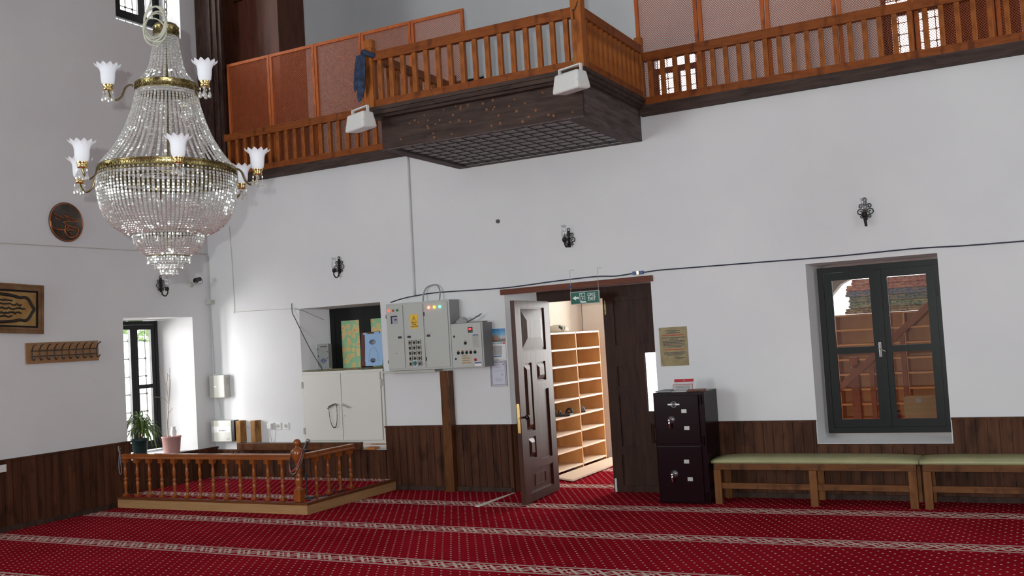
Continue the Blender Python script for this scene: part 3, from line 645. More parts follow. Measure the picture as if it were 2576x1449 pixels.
# round copper calligraphy plaque
rp = thing('round_plaque', 'round dark copper plaque with raised script on the left wall', 'plaque', (0.002, -2.005, 3.04), PI/2)
CP = mottled('tarnished_copper', (0.06, 0.045, 0.038), (0.12, 0.105, 0.09), 9, 0.45, 0.2, 60, 0.6)
CO = plain('raised_copper', (0.50, 0.17, 0.06), 0.35, 0.8)
MB().lathe([(0.205, 0), (0.208, 0.012), (0.19, 0.015), (0.186, 0.010), (0.001, 0.010)], 48, M=Matrix.Rotation(PI/2, 4, 'X')).build('disc', CP, rp)
m = MB(); y = -0.014
m.tube([(0.197*math.cos(a), -0.014, 0.207*0.955*math.sin(a)) for a in [2*PI*k/48 for k in range(48)]], 0.006, 6, True)
m.build('rim', CO, rp)
m = MB()
for path in ([(-0.02,0.07),(0.10,0.03),(0.12,0.02),(0.02,0.01),(-0.03,0.0),(0.0,-0.03),(0.06,-0.04)], [(-0.02,0.07),(0.01,0.035),(0.03,0.022)],
             [(-0.165,0.0),(-0.15,-0.06),(-0.08,-0.085),(0.0,-0.07),(0.02,-0.03)], [(-0.01,-0.03),(-0.02,-0.10),(0.02,-0.155),(0.09,-0.14),(0.125,-0.08),(0.10,-0.045),(0.06,-0.05),(0.02,-0.035)],
             [(-0.13,0.08),(-0.06,0.05),(-0.03,0.035)], [(-0.12,0.03),(-0.07,0.02)], [(0.0,-0.09),(0.04,-0.075),(0.09,-0.085)], [(0.03,-0.105),(0.05,-0.125)]):
    m.tube([(p[0]*1.15, y, p[2]) for p in smooth_path([(a, 0, b) for a, b in path], 5)], 0.0065, 6)
m.build('raised_script', CO, rp)
# framed picture
fp = thing('framed_picture', 'gold calligraphy picture in a brown frame at the left edge', 'picture', (0.003, -3.02, 2.155), PI/2, rot=(0, math.radians(2.5), PI/2))
m = MB()
for (a0, a1, w, y) in ((0.70, 0.245, 0.018, -0.030), (0.682, 0.227, 0.020, -0.022), (0.662, 0.207, 0.022, -0.026)): rectframe(m, -a0, a0, -a1, a1, w, y, -0.001)
m.build('frame', wood('brown_picture_frame', (0.14, 0.07, 0.03), (0.26, 0.15, 0.075), (8, 8, 8), 0.4, False), fp)
m = MB(); rectframe(m, -0.640, 0.640, -0.185, 0.185, 0.018, -0.020, -0.001); m.build('inner_moulding', BLACKW, fp)
MB().box(-0.622, 0.622, -0.012, -0.002, -0.167, 0.167).build('gold_field', mottled('mottled_gold_leaf', (0.30, 0.13, 0.03), (0.42, 0.28, 0.09), 9, 0.5, 0.2, 60), fp)
m = MB(); o = smooth_path([(0.60, 0, 0.0), (0.565, 0, 0.05), (0.54, 0, 0.09), (0.50, 0, 0.115), (0.44, 0, 0.11), (0.36, 0, 0.125), (0.25, 0, 0.135), (0, 0, 0.15), (-0.3, 0, 0.14), (-0.6, 0, 0.1)], 5)
for s_ in (1, -1): m.tube([(p[0], -0.014, s_*p[2]) for p in o], 0.016, 6)
for (z, L0) in ((0.075, 0.36), (0.045, 0.46), (0.0, 0.50), (-0.04, 0.46), (-0.08, 0.36)):
    x = L0
    while x > -0.5:
        w = random.uniform(0.03, 0.09); m.tube(smooth_path([(x, -0.013, z+random.uniform(-0.006, 0.01)), (x-w/2, -0.013, z+random.uniform(-0.014, 0.006)), (x-w, -0.013, z+random.uniform(-0.004, 0.016))], 3), [0.009, 0.007, 0.011, 0.008, 0.010, 0.007, 0.009], 5); x -= w*0.85
m.build('black_script', plain('black_script_paint', (0.02, 0.015, 0.012), 0.4), fp)
# coat rack
cr = thing('coat_rack', 'wooden board with ten black double hooks on the left wall', 'coat rack', (0.002, -2.10, 1.69), PI/2)
MB().box(-0.43, 0.43, -0.018, -0.001, -0.105, 0.105, None, 0.003).build('board', OAKB, cr)
MB().box(-0.385, 0.40, -0.030, -0.026, 0.018, 0.026).box(-0.385, 0.40, -0.030, -0.026, -0.036, -0.028).build('rails', BLACKM, cr)
hm = MB().tube(smooth_path([(0.012, -0.075, 0.085), (0, -0.060, 0.07), (0, -0.034, 0.03), (0, -0.032, -0.02), (0, -0.036, -0.055), (0.0, -0.055, -0.072), (0.0, -0.075, -0.055)], 5), 0.0055, 7)
h0 = hm.build('hook', BLACKM, cr); h0.location = (-0.375, 0, 0)
kb = MB().sphere((0.014, -0.077, 0.088), 0.009, 8, 6).sphere((0, -0.077, -0.052), 0.009, 8, 6).build('knob', plain('brown_bead', (0.12, 0.09, 0.08), 0.3), h0)
for i in range(1, 10):
    h = h0.copy(); S.collection.objects.link(h); h.parent = cr; h.location = (-0.375+i*0.0855, 0, 0)
    k2 = kb.copy(); S.collection.objects.link(k2); k2.parent = h
# hook with strap on the wainscot
hk = thing('wall_hook', 'small metal hook on the left boarding', 'hook', (0.040, -1.48, 0.62), PI/2)
MB().box(-0.008, 0.008, -0.004, 0, -0.03, 0.03).tube(smooth_path([(0, -0.002, 0.0), (0, -0.02, -0.01), (0, -0.03, 0.01)]), 0.003, 6).build('hook_body', STEEL, hk)
tag(MB().tube(smooth_path([(0.062,-1.48,0.60),(0.062,-1.495,0.52),(0.062,-1.50,0.40),(0.062,-1.485,0.35),(0.062,-1.47,0.39),(0.062,-1.478,0.50),(0.062,-1.48,0.60)]), 0.0045, 6).build('loop_strap', plain('pale_blue_cord', (0.22,0.25,0.32), 0.6)), 'pale blue loop of cord hanging on the boarding hook', 'strap')
tag(MB().box(0.041, 0.047, -2.90, -2.80, 0.57, 0.64, None, 0.002).build('wall_socket', WPLAS), 'white socket on the boarding at the left edge', 'socket')

# ------------------------------------------------------------------ corner boxes
wb = thing('wall_box', 'cream metal box on the corner wall above the alarm panel', 'junction box', (0.15, -0.001, 1.19))
MB().box(-0.125, 0.115, -0.10, 0, -0.135, 0.135, None, 0.012).build('case', GPLAS, wb)
m = MB()
for k in range(7): m.box(0.1155, 0.1165, -0.07, -0.02, 0.02+k*0.013, 0.025+k*0.013)
m.build('vents', PANS, wb); MB().box(-0.05, -0.01, -0.1012, -0.1002, -0.01, 0.008).build('sticker', WHITEP, wb)
ap = thing('alarm_panel', 'grey fire alarm panel with a row of buttons in the room corner', 'alarm panel', (0.21, -0.036, 0.66))
MB().box(-0.165, 0.155, -0.085, 0.0, -0.125, 0.125, None, 0.006).build('case', plain('alarm_grey', (0.55, 0.55, 0.50), 0.4), ap)
MB().box(0.156, 0.20, -0.08, 0.0, -0.115, 0.125, None, 0.004).build('side_duct', BLACKM, ap)
MB().box(-0.15, 0.14, -0.0865, -0.0855, -0.015, 0.055).build('display_strip', WHITEP, ap)
m = MB()
for k in range(5): m.box(-0.035+k*0.022, -0.023+k*0.022, -0.089, -0.0868, 0.0, 0.010)
m.build('buttons', BLACKM, ap)
m = MB()
for k in range(6): m.box(-0.04+k*0.018, -0.031+k*0.018, -0.0875, -0.0867, 0.03, 0.033)
m.box(-0.13, -0.105, -0.0875, -0.0867, 0.0, 0.006).box(0.075, 0.125, -0.0868, -0.0858, -0.10, -0.088).build('markings', GREYI, ap)
for i, x in enumerate((0.455, 0.685)):
    tag(MB().box(x-0.035, x+0.035, -0.105, -0.001, 0.521, 0.775, None, 0.004).build('wooden_block', BEAMW), ['amber wooden block standing beside the alarm panel', 'amber wooden block standing left of the white plug'][i], 'block', 'amber blocks on the low beam')
tag(MB().box(0.43, 2.21, -0.11, -0.035, 0.432, 0.515, None, 0.006).build('low_beam', wood('brown_low_beam', (0.06,0.022,0.009), (0.15,0.058,0.022), (3,14,20), 0.4, True, 0.2)), 'brown varnished beam lying on the low boarding under the metal cupboard', 'beam')
for i, x in enumerate((0.885, 0.99, 1.105)):
    t = thing('wall_socket', ['white plug adapter in the socket nearest the wooden block', 'white round socket, middle of the row of three', 'white round socket nearest the metal cupboard'][i], 'socket', (x, 0, 0.70), 0, 'white sockets')
    MB().box(-0.038, 0.038, -0.012, -0.001, -0.04, 0.04, None, 0.004).build('plate', WPLAS, t)
    if i == 0:
        MB().box(-0.028, 0.028, -0.055, -0.0125, -0.028, 0.034, None, 0.006).build('adapter', WPLAS, t)
        MB().tube(smooth_path([(0, -0.04, -0.03), (0, -0.04, -0.07), (0.004, -0.03, -0.13), (0.0, -0.02, -0.18)]), 0.004, 6).build('cord', WCAB, t)
    else: MB().lathe([(0.022, 0.0), (0.022, 0.003), (0.018, 0.003), (0.018, -0.008), (0.001, -0.008)], 16, M=Matrix.Translation((0, -0.0125, 0)) @ Matrix.Rotation(PI/2, 4, 'X')).build('socket_ring', GPLAS, t)
    if i: MB().sphere((-0.006, -0.014, 0), 0.0035, 6, 4).sphere((0.006, -0.014, 0), 0.0035, 6, 4).build('pin_holes', BLACKM, t)
tag(MB().tube([(0.50, -0.02, 0.70), (0.64, -0.02, 0.70)], 0.006, 6).build('short_conduit', WPLAS), 'short white conduit between the two wooden blocks', 'conduit')
tag(MB().box(2.25, 2.37, -0.05, 0.05, 0.43, 0.455, Matrix.Rotation(0.0, 4, 'Z')).build('wood_offcut', wood('orange_offcut', (0.45,0.17,0.05), (0.55,0.23,0.08), (4,10,10), 0.5, False)), 'small orange wood offcut on the ledge under the metal cupboard', 'wood offcut')

# ------------------------------------------------------------------ metal cupboard in the niche
mc = thing('metal_cupboard', 'white metal cupboard with two doors set in the wall niche', 'cupboard', (1.385, -0.02, 0.505))
MB().box(0, 1.12, 0.002, 0.30, 0, 0.80).build('body', CABM, mc)
m = MB(); rectframe(m, -0.008, 1.128, -0.005, 0.805, 0.022, -0.006, 0.001); m.build('face_frame', CABM, mc)
for k, (a, b, h) in enumerate(((0.026, 0.558, -1), (0.566, 1.095, 1))):
    d = MB().box(a, b, -0.020, -0.007, 0.03, 0.775, None, 0.004).build('door', CABM, mc)
    hx = b-0.06 if k == 0 else a+0.02
    sg = -1 if k == 0 else 1
    MB().tube(smooth_path([(hx, -0.022, 0.43), (hx, -0.05, 0.43), (hx+sg*0.05, -0.055, 0.415), (hx+sg*0.11, -0.055, 0.39)]), 0.008, 8).lathe([(0.014,0),(0.014,0.004)], 10, M=Matrix.Translation((hx, -0.0205, 0.43)) @ Matrix.Rotation(PI/2, 4, 'X')).build('handle', CHROME, d)
    if k: MB().sphere((a+0.03, -0.021, 0.30), 0.005, 6, 4).build('keyhole', REDI, d)
for (x, z) in ((0.012, 0.62), (0.012, 0.10), (1.108, 0.62)):
    MB().box(x-0.012, x+0.012, -0.028, -0.0065, z, z+0.075, None, 0.004).build('hinge', PANG, mc)
bd = thing('prayer_beads', 'long string of dark green beads hanging on the cupboard handle', 'prayer beads', (1.86, -0.08, 0.93))
m = MB(); pth = smooth_path([(-0.065,0,-0.015),(-0.06,0,-0.12),(-0.035,0,-0.22),(0.0,0,-0.25),(0.03,0,-0.22),(0.045,0,-0.12),(0.042,0,0.0),(0.01,0,0.01),(-0.04,0,-0.005),(-0.065,0,-0.015)], 9)
for p in pth: m.sphere(p, 0.0055, 6, 4)
m.build('beads', plain('dark_green_beads', (0.012,0.03,0.025), 0.3), bd)
# things on the cupboard
tag(MB().add([(1.40,-0.02,1.316),(2.50,-0.03,1.316),(2.50,0.26,1.316),(1.42,0.26,1.316),(1.40,-0.02,1.328),(1.95,-0.025,1.334),(2.50,-0.03,1.326),(2.50,0.26,1.326),(1.42,0.26,1.33)], [(0,3,2,1),(4,5,8),(5,6,7,8),(0,1,6,5,4),(1,2,7,6),(2,3,8,7),(3,0,4,8)]).build('folded_rug', mottled('multicolour_rug', (0.05,0.10,0.07), (0.30,0.20,0.10), 14, 0.9, 0.3, 120)), 'thin multicoloured rug lying on top of the metal cupboard', 'rug')
pb = thing('clear_box', 'clear grey plastic box standing at the niche\'s left side', 'plastic box', (1.655, 0.02, 1.345))
PLX = clear_glass('grey_perspex', (0.55, 0.57, 0.58), 0.10)
MB().box(-0.075, 0.095, 0.0, 0.06, 0, 0.275, None, 0.004).build('case', plain('grey_translucent_plastic', (0.24,0.25,0.25), 0.3), pb)
m = MB()
for z in (0.05, 0.13, 0.21): m.box(-0.06, -0.048, -0.0025, -0.0005, z, z+0.016)
for z in (0.11, 0.18): m.box(0.068, 0.09, -0.0025, -0.0005, z, z+0.007)
m.box(-0.02, 0.075, -0.0025, -0.0005, 0.240, 0.248).build('slots', BLACKM, pb)
m = MB(); m.tube([(0.02+0.022*math.cos(a), -0.003, 0.085+0.03*math.sin(a)) for a in [2*PI*k/16 for k in range(16)]], 0.0022, 5, True); m.build('logo_ring', BLUEI, pb)
text('logo_lettering', 'AGM', 0.038, (0.02, -0.004, 0.085), BLUEI, pb)
# blue plastic step with holes
BLU = plain('light_blue_plastic', (0.33, 0.50, 0.74), 0.35)
bs = thing('plastic_slab', 'light blue plastic slab with two oval holes leaning in the niche', 'plastic slab', (2.325, 0.04, 1.345), rot=(math.radians(-8), 0, 0))
def holed(x0, x1, z0, z1, holes, y0, y1, m, seg=20):
    bm = bmesh.new()
    outer = [bm.verts.new((x, y0, z)) for x, z in ((x0, z0), (x1, z0), (x1+0.0, z1), (x0-0.025, z1))]
    edges = [bm.edges.new((outer[i], outer[(i+1)%4])) for i in range(4)]
    for (cx, cz, rx, rz) in holes:
        r = [bm.verts.new((cx+rx*math.cos(2*PI*k/seg), y0, cz+rz*math.sin(2*PI*k/seg))) for k in range(seg)]
        edges += [bm.edges.new((r[k], r[(k+1)%seg])) for k in range(seg)]
    bmesh.ops.triangle_fill(bm, edges=edges, use_beauty=True)
    r = bmesh.ops.extrude_face_region(bm, geom=bm.faces[:])
    for v in [g for g in r['geom'] if isinstance(g, bmesh.types.BMVert)]: v.co.y = y1
    bmesh.ops.recalc_face_normals(bm, faces=bm.faces[:]); bm.verts.index_update()
    m.add([v.co.copy() for v in bm.verts], [tuple(v.index for v in f.verts) for f in bm.faces]); bm.free()
m = MB(); holed(-0.085, 0.16, 0.0, 0.36, [(0.0, 0.265, 0.042, 0.027), (0.015, 0.06, 0.034, 0.024)], 0.0, 0.02, m)
m.box(-0.13, -0.08, -0.004, 0.024, 0.352, 0.372, None, 0.006).box(0.02, 0.085, -0.004, 0.024, 0.355, 0.378, None, 0.006).box(0.10, 0.16, -0.004, 0.024, 0.35, 0.382, None, 0.006).box(0.13, 0.165, -0.03, 0.0, 0, 0.36, None, 0.006)
m.build('plate', BLU, bs)
MB().tube(smooth_path([(-0.045,-0.002,0.05),(-0.04,-0.002,0.14),(-0.02,-0.002,0.19),(0.01,-0.002,0.205),(0.04,-0.002,0.19),(0.07,-0.002,0.13),(0.085,-0.002,0.05)]), 0.004, 6).build('moulded_arch', BLU, bs)
MB().tube([(0.042*math.cos(a), -0.001, 0.265+0.027*math.sin(a)) for a in [2*PI*k/20 for k in range(20)]], 0.003, 5, True).tube([(0.015+0.034*math.cos(a), -0.001, 0.06+0.024*math.sin(a)) for a in [2*PI*k/20 for k in range(20)]], 0.003, 5, True).build('hole_rims', plain('mid_blue_plastic', (0.12,0.25,0.55), 0.35), bs)
bf = thing('brown_frame', 'brown picture frame leaning behind the light blue plastic slab', 'picture frame', (2.23, 0.10, 1.345), rot=(math.radians(-6), 0, 0))
m = MB(); rectframe(m, -0.10, 0.20, 0, 0.38, 0.05, 0, 0.02); m.build('frame', plain('dark_red_brown', (0.10,0.028,0.018), 0.4), bf); MB().box(-0.05, 0.15, 0.008, 0.012, 0.05, 0.33).build('sheet', GREYP, bf)

# ------------------------------------------------------------------ electric cabinets
ec = thing('distribution_cabinet', 'large grey three door electrical cabinet with coloured signal lamps', 'electrical cabinet', (2.725, -0.20, 1.285))
EW = 0.79
MB().box(0.0, EW, 0.0, 0.198, 0, 0.715, None, 0.003).build('body', PANG, ec)
MB().box(EW+0.0005, EW+0.003, 0.004, 0.196, 0.003, 0.712).build('right_side', PANS, ec)
doors = [(0.005, 0.215), (0.228, 0.470), (0.490, 0.770)]
def lamp(par, x, z, col, on):
    mt = plain('lamp_%s_%d' % (col[0], on), {'red': (0.5, 0.02, 0.02), 'amber': (0.45, 0.13, 0.02), 'green': (0.02, 0.22, 0.12)}[col], 0.3, emis={'red': (1, 0.10, 0.06), 'amber': (1, 0.42, 0.02), 'green': (0.10, 0.9, 0.45)}[col] if on else None, estr=on)
    o = MB().lathe([(0.013, 0), (0.013, 0.008), (0.008, 0.014), (0.001, 0.015)], 14, M=Matrix.Translation((x, -0.012, z)) @ Matrix.Rotation(PI/2, 4, 'X')).build('signal_lamp', mt, par); o['label'] = '%s signal lamp' % col
for k, (a, b) in enumerate(doors):
    d = MB().box(a, b, -0.012, -0.0005, 0.02, 0.695, None, 0.003).build('door', PANG, ec)
    if k == 0:
        for x, c, on in ((0.042, 'red', 2.0), (0.098, 'amber', 0), (0.152, 'green', 0)): lamp(d, x, 0.642-0.0*x, c, on)
        q = MB().box(0.062, 0.145, -0.0132, -0.0122, 0.50, 0.585).build('meter_window', INK, d); MB().box(0.082, 0.145, -0.016, -0.0135, 0.50, 0.572).build('meter', GREYI, q); MB().box(0.11, 0.14, -0.0175, -0.0162, 0.535, 0.55).build('meter_display', INK, q)
        MB().box(0.145, 0.188, -0.015, -0.0125, 0.34, 0.363).build('lock', BLACKM, d)
        MB().sphere((0.115, -0.015, 0.185), 0.005, 6, 4).build('red_led', REDI, d)
        MB().box(-0.004, 0.003, -0.010, 0.0, 0.56, 0.60).box(-0.004, 0.003, -0.010, 0.0, 0.08, 0.115).build('hinge', IRON, d)
    if k == 1:
        sg = MB().box(0.312, 0.402, -0.0145, -0.0125, 0.435, 0.585).build('warning_sign', plain('safety_yellow', (0.85, 0.52, 0.03), 0.5), d)
        m = MB(); m.tube([(0.328, -0.0155, 0.512), (0.386, -0.0155, 0.512), (0.357, -0.0155, 0.572)], 0.0022, 4, True); m.prism([(0.360,0.560),(0.349,0.540),(0.356,0.541),(0.353,0.520),(0.365,0.543),(0.358,0.543)], -0.0155, -0.0148); m.build('warning_symbol', INK, sg)
        for i, s_ in enumerate(('DİKKAT !', 'ÖLÜM', 'TEHLİKESİ')): text('warning_lettering', s_, 0.019, (0.357, -0.0150, 0.497-i*0.021), INK, sg, bold=0.0005)
        MB().box(0.262, 0.305, -0.015, -0.0125, 0.34, 0.363).build('lock', BLACKM, d)
        cream = plain('cream_plate', (0.62, 0.58, 0.44), 0.5); s0 = None
        for r in range(5):
            for c in range(3):
                x = 0.296+c*0.056; z = 0.292-r*0.056
                if r == 4 and c == 1: continue
                if s0 is None:
                    s0 = MB().box(-0.021, 0.021, -0.020, -0.0125, -0.022, 0.022, None, 0.002).build('rotary_switch', BLACKM, d)
                    pl = MB().box(-0.017, 0.017, -0.0215, -0.0202, -0.018, 0.018).build('switch_plate', cream, s0); pl['label'] = 'cream switch plate'
                    kn = MB().lathe([(0.012, 0), (0.010, 0.014)], 10, M=Matrix.Translation((0, -0.022, 0)) @ Matrix.Rotation(PI/2, 4, 'X')).box(-0.004, 0.004, -0.038, -0.022, -0.016, 0.012).build('switch_knob', BLACKM, s0)
                    o = s0
                else:
                    o = s0.copy(); S.collection.objects.link(o); o.parent = d
                    for ch in (pl, kn): c_ = ch.copy(); S.collection.objects.link(c_); c_.parent = o
                o.location = (x, 0, z)
        ms = MB().box(0.326, 0.378, -0.024, -0.0125, 0.034, 0.104, None, 0.003).build('main_switch', plain('silver_plate', (0.6,0.62,0.62), 0.3), d); ms['label'] = 'silver main switch'
        MB().lathe([(0.019, 0), (0.017, 0.012)], 14, M=Matrix.Translation((0.352, -0.0245, 0.076)) @ Matrix.Rotation(PI/2, 4, 'X')).box(0.344, 0.360, -0.040, -0.0245, 0.048, 0.09, None, 0.002).build('switch_knob', plain('teal_plastic', (0.02,0.16,0.18), 0.4), ms)
    if k == 2:
        for x, c, on in ((0.548, 'red', 9.0), (0.617, 'amber', 6.0), (0.684, 'green', 4.0)): lamp(d, x, 0.645, c, on)
        MB().box(0.505, 0.548, -0.015, -0.0125, 0.34, 0.363).box(0.51, 0.525, -0.0128, -0.0122, 0.376, 0.379).box(0.545, 0.56, -0.0128, -0.0122, 0.376, 0.379).build('lock', BLACKM, d)
        MB().box(0.478, 0.489, -0.012, -0.001, 0.56, 0.60).box(0.478, 0.489, -0.012, -0.001, 0.09, 0.13).build('hinge', IRON, d)
ec2 = thing('control_cabinet', 'smaller grey control cabinet with a red digital display', 'electrical cabinet', (3.522, -0.20, 1.285))
MB().box(0.0, 0.372, 0.0, 0.198, 0, 0.455, None, 0.003).build('body', PANG, ec2)
MB().box(0.3725, 0.375, 0.004, 0.196, 0.003, 0.452).build('right_side', PANS, ec2)
d = MB().box(0.006, 0.360, -0.012, -0.0005, 0.008, 0.447, None, 0.003).build('door', PANG, ec2)
q = MB().box(0.212, 0.262, -0.020, -0.0125, 0.355, 0.412, None, 0.003).build('digital_controller', BLACKM, d); MB().box(0.223, 0.251, -0.0212, -0.0203, 0.385, 0.403).build('red_display', plain('red_display_glow', (0.4,0.01,0.01), 0.4, emis=(1,0.03,0.04), estr=2.5), q)
for x, z in ((0.04, 0.325), (0.046, 0.095)): MB().lathe([(0.012,0),(0.010,0.004),(0.001,0.004)], 12, M=Matrix.Translation((x, -0.0125, z)) @ Matrix.Rotation(PI/2, 4, 'X')).build('plug_cap', BLACKM, d)
for x, z in [(0.170, 0.252)]+[(0.080+0.0495*i, 0.155) for i in range(5)]:
    s1 = MB().lathe([(0.017,0),(0.015,0.008),(0.001,0.008)], 14, M=Matrix.Translation((x, -0.0125, z)) @ Matrix.Rotation(PI/2, 4, 'X')).box(x-0.004, x+0.004, -0.034, -0.0205, z-0.014, z+0.010).build('selector_knob', BLACKM, d)
    MB().box(x-0.014, x+0.014, -0.0132, -0.0124, z+0.020, z+0.027).build('orange_label', plain('orange_tape', (0.5,0.22,0.08), 0.6), s1)
MB().lathe([(0.016,0),(0.013,0.010),(0.001,0.011)], 14, M=Matrix.Translation((0.278, -0.0125, 0.078)) @ Matrix.Rotation(PI/2, 4, 'X')).build('red_button', plain('red_button_plastic', (0.45,0.02,0.02), 0.3), d)
nt_ = MB().box(0.118, 0.232, -0.0140, -0.0125, 0.035, 0.130).build('paper_note', plain('yellowed_paper', (0.52,0.47,0.33), 0.6), d)
for i, s_ in enumerate(('DÖNEL İT', 'MARKETDEN', 'DÜĞMELERİ', 'ÇEVİR ETİNİZ')): text('note_lettering', s_, 0.018, (0.122, -0.0143, 0.122-i*0.024), plain('brown_ink', (0.20,0.05,0.04), 0.6), nt_, align='LEFT', sx=0.9)
MB().box(0.255, 0.332, -0.0135, -0.0125, 0.20, 0.335).build('clear_sleeve', plain('sleeve_paper', (0.42,0.40,0.37), 0.35), d)
m = MB()
for k in range(9): m.box(0.262, 0.262+random.uniform(0.045, 0.065), -0.0142, -0.0136, 0.225+k*0.0105, 0.228+k*0.0105)
m.build('sleeve_print', plain('pale_print', (0.30,0.27,0.26), 0.6), d)
MB().box(0.262, 0.325, -0.0143, -0.0136, 0.324, 0.333).box(0.27, 0.345, -0.0143, -0.0125, 0.040, 0.050).build('blue_strip', BLUEI, d)
MB().box(0.268, 0.345, -0.0136, -0.0125, 0.012, 0.038).build('maker_label', WHITEP, d)
sup = tag(MB().box(2.63, 3.27, -0.16, -0.001, 1.258, 1.281).box(2.52, 2.74, -0.05, -0.001, 1.26, 1.278).build('support_shelf', GPLAS), 'thin cream metal shelf carrying the large electrical cabinet', 'shelf')
# papers on the small cabinet
pp = thing('crumpled_paper', 'crumpled grey paper bag lying on the small control cabinet', 'paper', (3.60, -0.10, 1.742))
m = MB(); random.seed(5); vs = []; n = 9
for i in range(n+1):
    for j in range(7):
        u = i/n; v = j/6; h = 0.075*math.sin(PI*u)**0.7*math.sin(PI*v)**0.7*(1+random.uniform(-0.4, 0.3)); vs.append((-0.065+0.15*u+random.uniform(-.006,.006), -0.06+0.11*v, max(0.001, h)))
fs = [(i*7+j, (i+1)*7+j, (i+1)*7+j+1, i*7+j+1) for i in range(n) for j in range(6)]
m.add(vs, fs); m.build('crumple', plain('grey_wrapping', (0.34,0.32,0.32), 0.5), pp)
tag(MB().add([(3.66,-0.17,1.743),(3.80,-0.10,1.81),(3.79,-0.04,1.81),(3.65,-0.11,1.743),(3.66,-0.17,1.747),(3.80,-0.10,1.814),(3.79,-0.04,1.814),(3.65,-0.11,1.747)], [(0,3,2,1),(4,5,6,7),(0,1,5,4),(1,2,6,5),(2,3,7,6),(3,0,4,7)]).build('paper_sheet', GREYP), 'grey sheet propped up on the small control cabinet', 'paper')
tag(MB().cyl((3.76,-0.10,1.80),(3.83,-0.08,1.83), 0.004, 8).build('pen', BLACKM), 'dark pen sticking up from the papers on the small cabinet', 'pen')
tag(MB().box(3.72, 3.88, -0.17, -0.06, 1.742, 1.754, Matrix.Identity(4)).build('paper_stack', plain('brown_grey_paper', (0.30,0.26,0.25), 0.7)), 'flat stack of brownish papers at the right of the small cabinet', 'paper')
# brown post carrying the cabinets
tag(MB().box(3.29, 3.395, -0.10, -0.001, 0, 1.257, None, 0.004).build('support_post', wood('dark_brown_post', (0.08,0.026,0.008), (0.17,0.065,0.018), (12,12,1.5), 0.4, True, 0.2)), 'dark brown wooden post under the electrical cabinets', 'post')

# calendar and certificate
ca = thing('wall_calendar', 'wall calendar with a mosque picture, beside the small control cabinet', 'calendar', (3.935, -0.004, 1.51))
MB().box(-0.112, 0.112, -0.003, 0, -0.155, 0.155).build('sheet', WHITEP, ca)
def sky_pic():
    m, nt, p = _new('mosque_photo_print'); t = nt.nodes.new('ShaderNodeTexCoord'); sp = nt.nodes.new('ShaderNodeSeparateXYZ'); nt.links.new(t.outputs['Generated'], sp.inputs[0])
    f = noise(nt, coords(nt, (12, 1, 20)), 1, 4)
    a = nt.nodes.new('ShaderNodeMath'); a.operation = 'MULTIPLY_ADD'; nt.links.new(f, a.inputs[0]); a.inputs[1].default_value = 0.25; nt.links.new(sp.outputs[2], a.inputs[2])
    c = ramp(nt, [(0.12, (0.07,0.07,0.06)), (0.30, (0.20,0.13,0.10)), (0.42, (0.55,0.45,0.45)), (0.65, (0.16,0.42,0.62)), (1.0, (0.04,0.22,0.48))], a.outputs[0])
    nt.links.new(c, p.inputs['Base Color']); p.inputs['Roughness'].default_value = 0.3; return m
MB().box(-0.112, 0.112, -0.0042, -0.0031, 0.02, 0.155).build('photo', sky_pic(), ca)
m = MB(); m.lathe([(0.032, 0.0), (0.028, 0.018), (0.015, 0.030), (0.001, 0.034)], 12, M=Matrix.Translation((0.0, -0.0055, 0.062)) @ Matrix.Scale(0.03, 4, (0,1,0))).box(-0.045, 0.045, -0.0055, -0.0044, 0.036, 0.062)
for x in (-0.032, 0.045): m.prism([(x-0.003, 0.04), (x+0.003, 0.04), (x, 0.14)], -0.0055, -0.0044)
m.build('mosque_picture', plain('sandstone_print', (0.33,0.22,0.15), 0.5), ca)
text('calendar_heading', 'DİYANET TAKVİMİ', 0.021, (0.0, -0.0036, 0.004), plain('teal_ink', (0.05,0.22,0.35), 0.5), ca, sx=0.8, bold=0.0004)
MB().box(-0.108, -0.078, -0.0042, -0.0031, -0.004, 0.012).box(0.078, 0.108, -0.0042, -0.0031, -0.004, 0.012).build('red_emblems', plain('red_print', (0.5,0.03,0.04), 0.5), ca)
MB().box(-0.065, 0.065, -0.0075, -0.0031, -0.115, -0.02).build('tear_off_block', plain('grey_print', (0.45,0.44,0.43), 0.6), ca)
MB().box(-0.058, -0.034, -0.0085, -0.0076, -0.055, -0.028).build('red_ornament', REDI, ca); MB().box(-0.055, 0.055, -0.0042, -0.0031, -0.135, -0.122).build('blue_bar', plain('blue_print', (0.08,0.2,0.42), 0.5), ca)
ce = thing('certificate', 'framed certificate with a dark patterned border below the calendar', 'certificate', (3.945, -0.002, 1.205))
m = MB(); rectframe(m, -0.095, 0.095, -0.133, 0.133, 0.006, -0.012, 0); m.build('frame', plain('thin_grey_frame', (0.35,0.33,0.32), 0.3, 0.5), ce)
MB().box(-0.089, 0.089, -0.005, -0.001, -0.127, 0.127).build('sheet', plain('bluish_paper', (0.62,0.62,0.72), 0.5), ce)
m = MB()
for k in range(22):
    z = -0.120+k*0.0114; m.prism([(-0.086, z), (-0.074, z+0.006), (-0.074, z+0.011), (-0.086, z+0.005)], -0.0062, -0.0052); m.prism([(0.074, z), (0.086, z+0.006), (0.086, z+0.011), (0.074, z+0.005)], -0.0062, -0.0052)
for k in range(13):
    x = -0.074+k*0.0114
    for z in (-0.122, 0.112): m.prism([(x, z), (x+0.005, z), (x+0.010, z+0.010), (x+0.005, z+0.010)], -0.0062, -0.0052)
m.build('border_pattern', INK, ce)
m = MB(); random.seed(11)
for z, w in ((0.092, 0.03), (0.080, 0.024), (0.066, 0.036), (0.058, 0.02), (0.032, 0.055), (0.025, 0.055), (-0.05, 0.04), (-0.058, 0.045), (-0.066, 0.042), (-0.074, 0.045), (-0.082, 0.03)): m.box(-w, w, -0.006, -0.0052, z-0.0015, z+0.0015)
